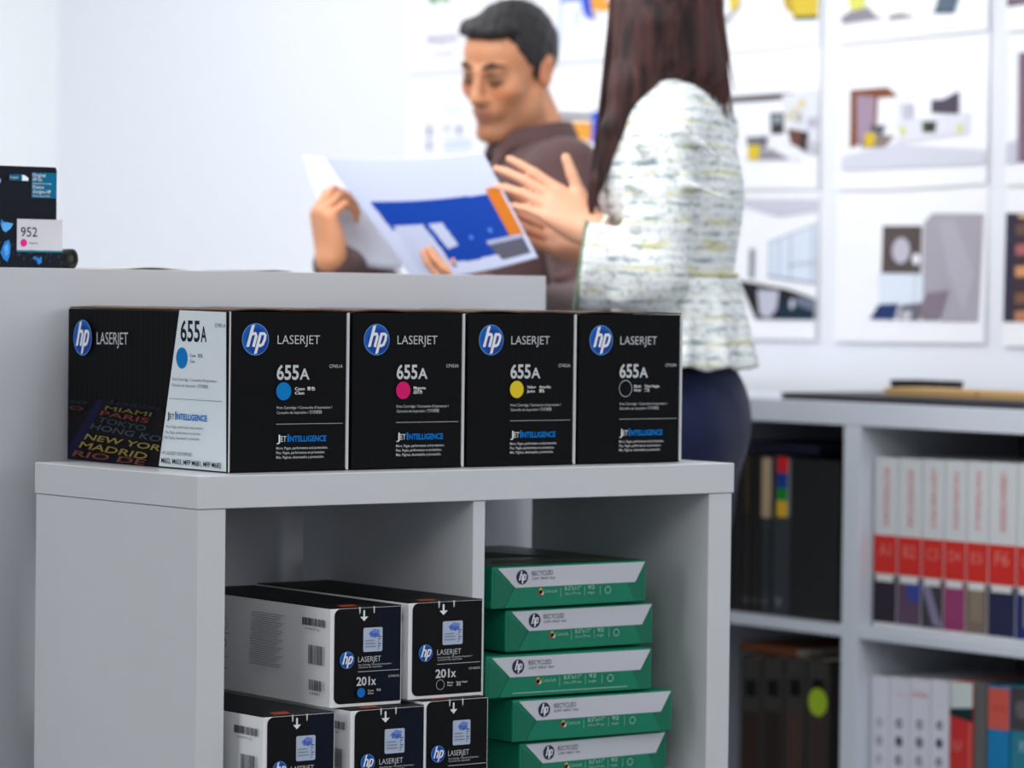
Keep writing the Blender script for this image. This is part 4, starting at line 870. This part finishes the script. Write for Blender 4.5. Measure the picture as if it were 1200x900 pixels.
for j in range(4): p0 = Nk+fb*.128-Z3*(.10+.085*j); mb.cyl(tuple(rt(man, p0)), tuple(rt(man, p0+fb*.004)), .0055, mat('dark_button', (46, 36, 36), .4), 12)
tag(mb.build('shirt_buttons', shirt), kind='stuff')
def trousers(prt, hipc, legs, rgb, nm, lat, fwd, wid=.165, dep=.115, rk=1.0):
    s = SDF(); B = np.stack([lat, fwd, Z3], 1); s.ell(hipc-Z3*.02, (wid, dep, .13), B, .03)
    for hp, kn, an in legs: s.cap(hp, kn, .088*rk, .062*rk, .03); s.cap(kn, an-Z3*.02, .062*rk, .050*rk, .02)
    V, F = s.mesh(.008); return npmesh('trousers', V, F, [fabric(nm, rgb, 700, .08)], prt, prt.location)
def shoes(prt, legs, fwd, rgb):
    for hp, kn, an in legs:
        s = SDF(); b = np.array((an[0], an[1], .035)); s.cap(b-fwd*.035, b+fwd*.08, .036, .034, .02); s.cap(b+fwd*.08, b+fwd*.145-Z3*.008, .036, .026, .02); s.cap(b-fwd*.02, b+Z3*.05-fwd*.015, .036, .040, .02)
        s.fn(lambda X, Y, Z: Z-.002+0*X+0*Y, b-.25, b+np.array((.25, .25, -.03)), .001, 's')
        V, F = s.mesh(.006); npmesh('shoe', V, F, [mat('shoe_leather_%d' % rgb[0], rgb, .35, .5)], prt, prt.location)
trousers(man, hipc, feet_, (44, 44, 52), 'charcoal_trouser_cloth', lf, fb)
shoes(man, feet_, fb, (30, 24, 22))
# hair of the man
def in_head(f, c, M, k):
    def g(X, Y, Z):
        x, y, z = X-c[0], Y-c[1], Z-c[2]
        l = [(M[0, i]*x+M[1, i]*y+M[2, i]*z)/k for i in range(3)]; return f(*l)*k
    return g
def man_hair(x, y, z):
    k0 = np.sqrt((x/.0835)**2+((y+.020)/.1035)**2+((z-.030)/.0965)**2); d = (k0-1)*.085
    quiff = np.sqrt((x/.062)**2+((y-.050)/.044)**2+((z-.088)/.024)**2); d = np.minimum(d, (quiff-1)*.03)
    ax_ = np.abs(x)
    line = np.where(y > .066, .074-.10*(ax_-.0), np.where(y > .022, .012+(y-.022)/.044*.058, np.where(y > -.030, .012-.028*((y < .012)*(y > -.000)), -.012-(-.030-y)*.95)))
    line = np.maximum(line, -.078)
    d = np.maximum(d, (line-z)*.75)
    d += .0014*np.sin(x*210+z*90)*np.sin(y*150+x*60)
    return d
s = SDF(); e = .15; s.fn(in_head(man_hair, Hm, HM, HK), Hm-e, Hm+e, .001)
V, F = s.mesh(.0032)
M_hair = mat('black_hair', (34, 32, 34), .5, .35, bump=(90, .6, .004, (1, 1, 5)), var=(60, .25, (1, 1, .3))); M_brow = mat('brow_hair', (40, 30, 28), .7, .2)
npmesh('hair', V, F, [M_hair], man, man.location)
for q in (-1, 1):
    s = SDF(); T = lambda x, y, z: Hm+HM @ np.array((x, y, z))*HK
    s.cap(T(q*.014, .1005, .0235), T(q*.030, .0975, .0290), .0034, .0040, .004); s.cap(T(q*.030, .0975, .0290), T(q*.050, .0800, .0240), .0040, .0022, .004)
    V, F = s.mesh(.002); npmesh('eyebrow', V, F, [M_brow], man, man.location)
    s = SDF(); s.cap(T(q*.019, .0935, -.0065), T(q*.031, .0960, -.0095), .0016, .0020, .002); s.cap(T(q*.031, .0960, -.0095), T(q*.045, .0840, -.0070), .0020, .0016, .002)
    V, F = s.mesh(.0012); npmesh('eyelashes', V, F, [M_brow], man, man.location)
# ------------------------------------------------------------- the woman
WS = (226, 168, 136)
ZW = 5.62
Nw = P(806, 112, ZW+.03)
wf = -math.cos(math.radians(14))*Rh+math.sin(math.radians(14))*Fh; wr_ = np.cross(wf, Z3)
wom = empty('person', (float(Nw[0]), float(Nw[1]), 0), 'woman with long brown hair in a white tweed blouse, gesturing with open hands', 'person')
Hw = P(782, -36, ZW+.02); hf2 = -math.cos(math.radians(34))*Rh+math.sin(math.radians(34))*Fh-Z3*.12; HW = frame(hf2, Z3)
LSw, RSw = P(785, 152, ZW-.135), Nw+wr_*.15-Z3*.05
LEw, LWw = P(762, 322, ZW-.15), P(697, 271, ZW-.09)
REw, RWw = P(780, 330, ZW+.18), P(706, 296, ZW+.04)
hw_ = P(803, 480, ZW); legs = []
s = SDF(); head(s, Hw, HW, .94, True)
s.cap(Hw+HW @ np.array((0, -.028, -.05)), Nw-Z3*.01, .046, .050, .03)
s.cap(Nw-wr_*.11-Z3*.05, Nw+wr_*.11-Z3*.05, .045, .045, .03)
s.cap(P(786, 190, ZW), P(792, 330, ZW), .070, .062, .05); s.cap(P(792, 330, ZW), hw_, .062, .08, .05)
for a, b, c in ((LSw, LEw, LWw), (RSw, REw, RWw)): s.cap(a, b, .034, .030, .02); s.cap(b, c, .030, .0225, .012)
hand(s, LWw, -Rh*.84+Z3*.54+Fh*.10, Fh*.8-(Rh*.53+Z3*.85)*.5, False, ((-.02, .12, .08), (.10, .18, .12), (.20, .26, .16), (.30, .32, .2)), .98, thumb=(.52, .86, -.30), tc=(-.02, -.02), spread=.01)
hand(s, RWw, -Rh*.93+Z3*.33, -Fh*.75+Z3*.5, True, ((.10, .15, .10), (.12, .18, .10), (.15, .2, .1), (.2, .2, .1)), 1.02, thumb=(.5, .9, .1), palmw=1.1)
for q in (-1, 1):
    hp = hw_+wr_*.085*q-Z3*.05; kn = np.array((hp[0], hp[1], .48))+wf*.03; an = np.array((kn[0], kn[1], .12))-wf*.02; legs.append((hp, kn, an))
    s.cap(hp, kn, .074, .048, .03); s.cap(kn, an, .046, .030, .02); s.cap(an-Z3*.06-wf*.02, an-Z3*.08+wf*.12, .030, .022, .02)
V, F = s.mesh(.0042); tone = head_tone(V, Hw, HW, WS, .94, 0, (196, 92, 92)); npmesh('body', V, F, [M_skin], wom, wom.location, tone)
# tweed blouse with a peplum and wide bell sleeves
def tweed():
    m = bpy.data.materials.new('white_tweed'); m.use_nodes = True; nt = m.node_tree; N = nt.nodes; L = nt.links; b = N['Principled BSDF']
    b.inputs['Roughness'].default_value = .9; b.inputs['Specular IOR Level'].default_value = .15
    tc = N.new('ShaderNodeTexCoord'); base = (lin(238), lin(241), lin(242), 1)
    def mask(scale, dist, dscale, lo, hi, stretch=(0.25, 0.25, 1)):
        mp = N.new('ShaderNodeMapping'); mp.inputs['Scale'].default_value = stretch; L.new(tc.outputs['Object'], mp.inputs[0])
        w = N.new('ShaderNodeTexWave'); w.wave_type = 'BANDS'; w.bands_direction = 'Z'; w.inputs['Scale'].default_value = scale; w.inputs['Distortion'].default_value = dist; w.inputs['Detail'].default_value = 4; w.inputs['Detail Scale'].default_value = dscale
        L.new(mp.outputs[0], w.inputs[0]); r = N.new('ShaderNodeMapRange'); r.inputs[1].default_value = lo; r.inputs[2].default_value = hi; L.new(w.outputs['Fac'], r.inputs[0]); return r.outputs[0]
    def noise(scale, lo, hi, st=(1, 1, 1)):
        mp = N.new('ShaderNodeMapping'); mp.inputs['Scale'].default_value = st; L.new(tc.outputs['Object'], mp.inputs[0])
        w = N.new('ShaderNodeTexNoise'); w.inputs['Scale'].default_value = scale; w.inputs['Detail'].default_value = 3; L.new(mp.outputs[0], w.inputs[0])
        r = N.new('ShaderNodeMapRange'); r.inputs[1].default_value = lo; r.inputs[2].default_value = hi; L.new(w.outputs[0], r.inputs[0]); return r.outputs[0]
    def mul(a, c): m_ = N.new('ShaderNodeMath'); m_.operation = 'MULTIPLY'; L.new(a, m_.inputs[0]); L.new(c, m_.inputs[1]) if not isinstance(c, float) else setattr(m_.inputs[1], 'default_value', c); return m_.outputs[0]
    cur = None
    for fac, rgb in ((mul(mul(mask(15, 3.5, 3, .66, .98), noise(60, .44, .62, (.5, .5, 1))), .95), (128, 150, 156)), (mul(mul(mask(8.5, 4, 2.5, .84, 1), noise(45, .46, .62, (.4, .4, 1))), .7), (208, 202, 120)),
                     (mul(noise(130, .55, .67), .65), (134, 150, 150)), (mul(noise(110, .60, .70, (1, 1, 1.7)), .6), (220, 214, 150)), (mul(mask(24, 5, 3, .86, 1), .35), (130, 150, 140))):
        mx = N.new('ShaderNodeMix'); mx.data_type = 'RGBA'; L.new(fac, mx.inputs[0]); mx.inputs[7].default_value = (lin(rgb[0]), lin(rgb[1]), lin(rgb[2]), 1)
        if cur is None: mx.inputs[6].default_value = base
        else: L.new(cur, mx.inputs[6])
        cur = mx.outputs[2]
    L.new(cur, b.inputs['Base Color'])
    nz = N.new('ShaderNodeTexNoise'); nz.inputs['Scale'].default_value = 240; L.new(tc.outputs['Object'], nz.inputs[0]); bp = N.new('ShaderNodeBump'); bp.inputs['Strength'].default_value = .5; bp.inputs['Distance'].default_value = .003; L.new(nz.outputs[0], bp.inputs['Height']); L.new(bp.outputs[0], b.inputs['Normal'])
    return m
M_tw = tweed(); BW3 = np.stack([wr_, wf, Z3], 1)
s = SDF()
s.cap(Nw-wr_*.115-Z3*.052-Rh*.005, Nw+wr_*.105-Z3*.052-Rh*.01, .047, .045, .04)
s.ell(P(788, 195, ZW), (.145, .094, .150), BW3, .05); s.ell(P(762, 215, ZW), (.12, .072, .08), BW3, .05)
s.cap(P(790, 220, ZW), P(796, 325, ZW), .092, .078, .05); s.cap(P(800, 240, ZW)-wr_*.05, P(800, 325, ZW)-wr_*.045, .08, .065, .04); s.cap(P(800, 240, ZW)+wr_*.05, P(800, 325, ZW)+wr_*.045, .08, .065, .04)
s.cap(LSw, LEw, .053, .050, .035); s.cap(RSw, REw, .054, .050, .035)
dl = P(684, 312, ZW-.15)-LEw; s.cap(LEw, LEw+dl*.98, .050, .062, .03); s.cap(REw, REw+(RWw-REw)*.95, .048, .055, .03)
s.cap(P(700, 300, ZW-.16), P(694, 338, ZW-.16), .045, .030, .02)
for (a, b, r_) in (((748, 170), (790, 205), .007), ((735, 215), (790, 240), .007), ((742, 262), (800, 268), .008), ((800, 150), (850, 190), .006), ((805, 215), (858, 235), .006), ((740, 292), (790, 330), .008), ((725, 350), (770, 335), .009)):
    s.cap(P(*a, ZW-.19), P(*b, ZW-.17), r_, r_*.5, .022)
dd = dl/np.linalg.norm(dl); q0_ = LEw+dl
pc_ = q0_+dd*.004; s.fn(lambda X, Y, Z: -((X-pc_[0])*dd[0]+(Y-pc_[1])*dd[1]+(Z-pc_[2])*dd[2]), pc_-.085, pc_+.085, .003, 's'); s.cap(q0_-dd*.045, q0_+dd*.03, .036, .055, .004, 's'); s.cap(RWw-(RWw-REw)*.1, RWw, .040, .05, .006, 's')
V, F = s.mesh(.0052); blouse = npmesh('blouse', V, F, [M_tw], wom, wom.location)
# peplum: a flared, pleated skirt of cloth from waist to hip
na, nh = 180, 14; PV = []; PF = []; wc0, wc1 = P(797, 322, ZW), P(795, 430, ZW)
for j in range(nh+1):
    t_ = j/nh; c_ = wc0+(wc1-wc0)*t_
    for i in range(na):
        a = 2*math.pi*i/na; fl = .0+t_**.75; pl_ = 1+(.075*math.sin(11*a+.6)+.035*math.sin(23*a+2))*t_
        rx = (.118+.060*fl)*pl_; ry = (.083+.030*fl)*pl_; p_ = c_+wr_*math.cos(a)*rx+wf*math.sin(a)*ry; p_[2] += .004*math.sin(11*a)*t_; PV.append(p_)
        if j < nh: i2 = (i+1) % na; PF.append((j*na+i, j*na+i2, (j+1)*na+i2, (j+1)*na+i))
PV = np.array(PV); o = npmesh('peplum', PV, np.array(PF), [M_tw], blouse, wom.location)
sm = o.modifiers.new('thickness', 'SOLIDIFY'); sm.thickness = .003; sm.offset = 0
trousers(wom, P(795, 478, ZW), legs, (22, 30, 62), 'navy_trouser_cloth', wr_, wf, .160, .112, .88)
shoes(wom, legs, wf, (20, 20, 26))
# waist seam and sleeve edging in darker braid
s = SDF()
for i in range(36):
    a, b = 2*math.pi*i/36, 2*math.pi*(i+1)/36; f_ = lambda a: wc0+wr_*math.cos(a)*.121+wf*math.sin(a)*.087; s.cap(f_(a), f_(b), .0035, .0035, .003)
V, F = s.mesh(.003); npmesh('waist_seam', V, F, [mat('braid_trim', (196, 196, 150), .9, .1, var=(160, .35))], blouse, wom.location)
e1 = np.cross(dd, Fh); e1 /= np.linalg.norm(e1); e2 = np.cross(dd, e1); s = SDF()
for i in range(30):
    a, b = 2*math.pi*i/30, 2*math.pi*(i+1)/30; f_ = lambda a: q0_+dd*.004+(e1*math.cos(a)+e2*math.sin(a))*.060*(1+.12*math.cos(2*a)); s.cap(f_(a), f_(b), .0036, .0036, .003)
V, F = s.mesh(.003); npmesh('sleeve_edging', V, F, [mat('green_braid', (120, 138, 118), .9, .1, var=(160, .35))], blouse, wom.location)
# bracelet of beads at the near wrist
mb = MB(); bd = -Rh*.86+Z3*.50; bd /= np.linalg.norm(bd); b1 = np.cross(bd, Fh); b1 /= np.linalg.norm(b1); b2 = np.cross(bd, b1)
for i in range(18):
    a = 2*math.pi*i/18; c_ = rt(wom, LWw-bd*.004+(b1*math.cos(a)+b2*math.sin(a))*.0275); b = bmesh.new(); bmesh.ops.create_icosphere(b, subdivisions=2, radius=.0050, matrix=Matrix.Translation(Vector(c_))); mb.bm(b, mat('pearl_bead', (226, 216, 206), .2, .7, coat=.5), True)
tag(mb.build('bead_bracelet', wom), kind='stuff')
# long straight hair
s = SDF(); q2 = lambda u, v, dz=0: P(u, v, ZW+dz)
s.ell(Hw+HW @ np.array((0, -.016, .030)), (.086, .104, .094), HW, .01)
s.cap(q2(775, -40), q2(781, 50), .078, .074, .03); s.cap(q2(775, 30, -.05), q2(781, 66, -.05), .060, .050, .03)
s.cap(q2(745, 10, -.06), q2(740, 100, -.085), .040, .034, .03); s.cap(q2(740, 100, -.085), q2(718, 150, -.10), .034, .018, .02); s.cap(q2(718, 150, -.10), q2(700, 212, -.10), .018, .009, .01); s.cap(q2(700, 212, -.10), q2(692, 250, -.10), .009, .004, .01)
s.cap(q2(738, 20, .05), q2(732, 130, .03), .035, .02, .03)
s.cap(q2(805, 10, -.02), q2(818, 80, -.03), .056, .044, .03); s.cap(q2(818, 80, -.03), q2(838, 112, .0), .036, .020, .02)
s.ell(Hw+HW @ np.array((0, .085, -.03)), (.045, .05, .08), HW, .02, 's')
def hairm(name, rgb, dark, sc):
    m = mat(name, rgb, .5, .2, bump=(40, .5, .003, (6, 6, .35))); nt = m.node_tree; N = nt.nodes; L = nt.links
    tc = N.new('ShaderNodeTexCoord'); mp = N.new('ShaderNodeMapping'); mp.inputs['Scale'].default_value = (1, 1, .06); L.new(tc.outputs['Object'], mp.inputs[0])
    nz = N.new('ShaderNodeTexNoise'); nz.inputs['Scale'].default_value = sc; nz.inputs['Detail'].default_value = 5; L.new(mp.outputs[0], nz.inputs[0]); cr = N.new('ShaderNodeValToRGB')
    cr.color_ramp.elements[0].position = .35; cr.color_ramp.elements[1].position = .72; cr.color_ramp.elements[0].color = (*[lin(c) for c in dark], 1); cr.color_ramp.elements[1].color = (*[lin(c) for c in rgb], 1)
    L.new(nz.outputs[0], cr.inputs[0]); L.new(cr.outputs[0], N['Principled BSDF'].inputs['Base Color']); return m
M_lh = hairm('long_brown_hair', (80, 50, 46), (32, 20, 22), 70)
V, F = s.mesh(.0045); hr = npmesh('hair', V, F, [M_lh], wom, wom.location)
rg = random.Random(11); mb = MB()
for i in range(210):
    t_ = i/209; 
    if t_ < .62:
        k = t_/.62; e_ = (690+k*52+rg.uniform(-4, 4), 252-k*128+rg.uniform(-12, 6)); m_ = (712+k*60, 70+rg.uniform(-10, 10)); st_ = (722+k*60, -70); dz = -.105+.02*rg.random()
    else:
        k = (t_-.62)/.38; e_ = (800+k*60+rg.uniform(-3, 3), 112+k*34*rg.random()+rg.uniform(-8, 4)); m_ = (790+k*58, 40); st_ = (790+k*45, -70); dz = -.085+.05*k
    z0_ = -.07+.03*rg.random(); pts = []
    for j in range(9):
        a = j/8; u = (1-a)**2*st_[0]+2*a*(1-a)*m_[0]+a*a*e_[0]; v = (1-a)**2*st_[1]+2*a*(1-a)*m_[1]+a*a*e_[1]; pts.append(rt(wom, P(u, v, ZW+z0_+(dz-z0_)*a)))
    vs = []; fs_ = []
    for j, p_ in enumerate(pts):
        r_ = .0042*(1-(j/8)**2*.85)
        for q in range(5): an_ = 2*math.pi*q/5; vs.append(p_+Rh*math.cos(an_)*r_+Fh*math.sin(an_)*r_*.6)
        if j: fs_ += [((j-1)*5+q, (j-1)*5+(q+1) % 5, j*5+(q+1) % 5, j*5+q) for q in range(5)]
    mb.add(vs, fs_, M_lh, True)
tag(mb.build('hair_strands', wom), kind='stuff')
# ================================================================ the large printed sheet the man holds
def sheet(name, label, corners, sag, art, n=(150, 110), th=.0006, curl=0):
    TL, TR, BL, BR = [np.array(c) for c in corners]; nx, ny = n; a = np.linspace(0, 1, nx+1)[None, :, None]; b = np.linspace(0, 1, ny+1)[:, None, None]
    Pm = TL*(1-a)*(1-b)+TR*a*(1-b)+BL*(1-a)*b+BR*a*b
    nn = np.cross(TR-TL, BL-TL); nn /= np.linalg.norm(nn); nn = -nn if nn@Fh > 0 else nn
    Pm = Pm-Z3*sag*np.sin(math.pi*a)*(1-.3*b)-nn*.012*np.sin(math.pi*a)*(1-b*.6)+nn*curl*(1-a)**3
    V = Pm.reshape(-1, 3); i = np.arange(nx)[None, :]; j = np.arange(ny)[:, None]; q = (j*(nx+1)+i)
    F = np.stack([q, q+nx+1, q+nx+2, q+1], -1).reshape(-1, 4)
    fa = (np.arange(nx)+.5)/nx; fb_ = (np.arange(ny)+.5)/ny; A, Bq = np.meshgrid(fa, fb_); mi = np.zeros(A.shape, int); mats = [M_sheet2]
    for rgb, pts in art:
        mats.append(col(*rgb)); ins = np.zeros(A.shape, bool); x = [p[0] for p in pts]; y = [p[1] for p in pts]; m = len(pts)
        for k in range(m):
            x0, y0, x1, y1 = x[k], y[k], x[(k+1) % m], y[(k+1) % m]; cnd = ((y0 > Bq) != (y1 > Bq))
            with np.errstate(divide='ignore', invalid='ignore'): ins ^= cnd & (A < (x1-x0)*(Bq-y0)/((y1-y0) if y1 != y0 else 1e-9)+x0)
        mi[ins] = len(mats)-1
    c = V.mean(0); t = empty(name, tuple(c), label, 'paper'); o = npmesh('sheet', V, F, mats, t, c, mi=mi.reshape(-1)); sm = o.modifiers.new('thickness', 'SOLIDIFY'); sm.thickness = th; return t
M_sheet2 = mat('plan_paper', (186, 192, 216), .5, .3)
BLU = (10, 58, 150)
sheet('floor_plan_sheet', 'large curved sheet with a blue floor plan and orange strip, held by the man', (P(380, 184, 5.82), P(566, 179, 5.60), P(486, 330, 5.70), P(630, 302, 5.47)), .006,
      [(BLU, [(.085, .36), (.90, .37), (.90, .88), (.50, .90), (.36, .88), (.34, .62), (.10, .60)]), ((178, 184, 208), [(.13, .56), (.33, .56), (.34, .93), (.09, .93)]), ((178, 184, 208), [(.37, .56), (.47, .56), (.49, .76), (.40, .78)]), (BLU, [(.34, .56), (.36, .56), (.385, .93), (.36, .93)]),
       ((196, 110, 30), [(.885, .33), (.985, .31), (.985, .79), (.89, .80)]), ((84, 84, 98), [(.70, .80), (.975, .80), (.975, .945), (.74, .945)]), ((160, 164, 190), [(.70, .765), (.975, .765), (.975, .80), (.70, .80)]), ((90, 140, 224), [(.60, .70), (.62, .70), (.62, .73), (.60, .73)]), ((90, 140, 224), [(.76, .66), (.78, .66), (.78, .70), (.76, .70)]), ((190, 196, 220), [(.0, .0), (1, .0), (1, .02), (0, .02)])])
M_sheet2 = mat('plain_plan_paper', (214, 218, 232), .5, .3)
sheet('under_sheet', 'plain white sheet hanging behind the blue floor plan at its left', (P(360, 184, 5.92), P(470, 186, 5.86), P(397, 308, 5.88), P(470, 316, 5.84)), .002, [], n=(24, 20), curl=.02)
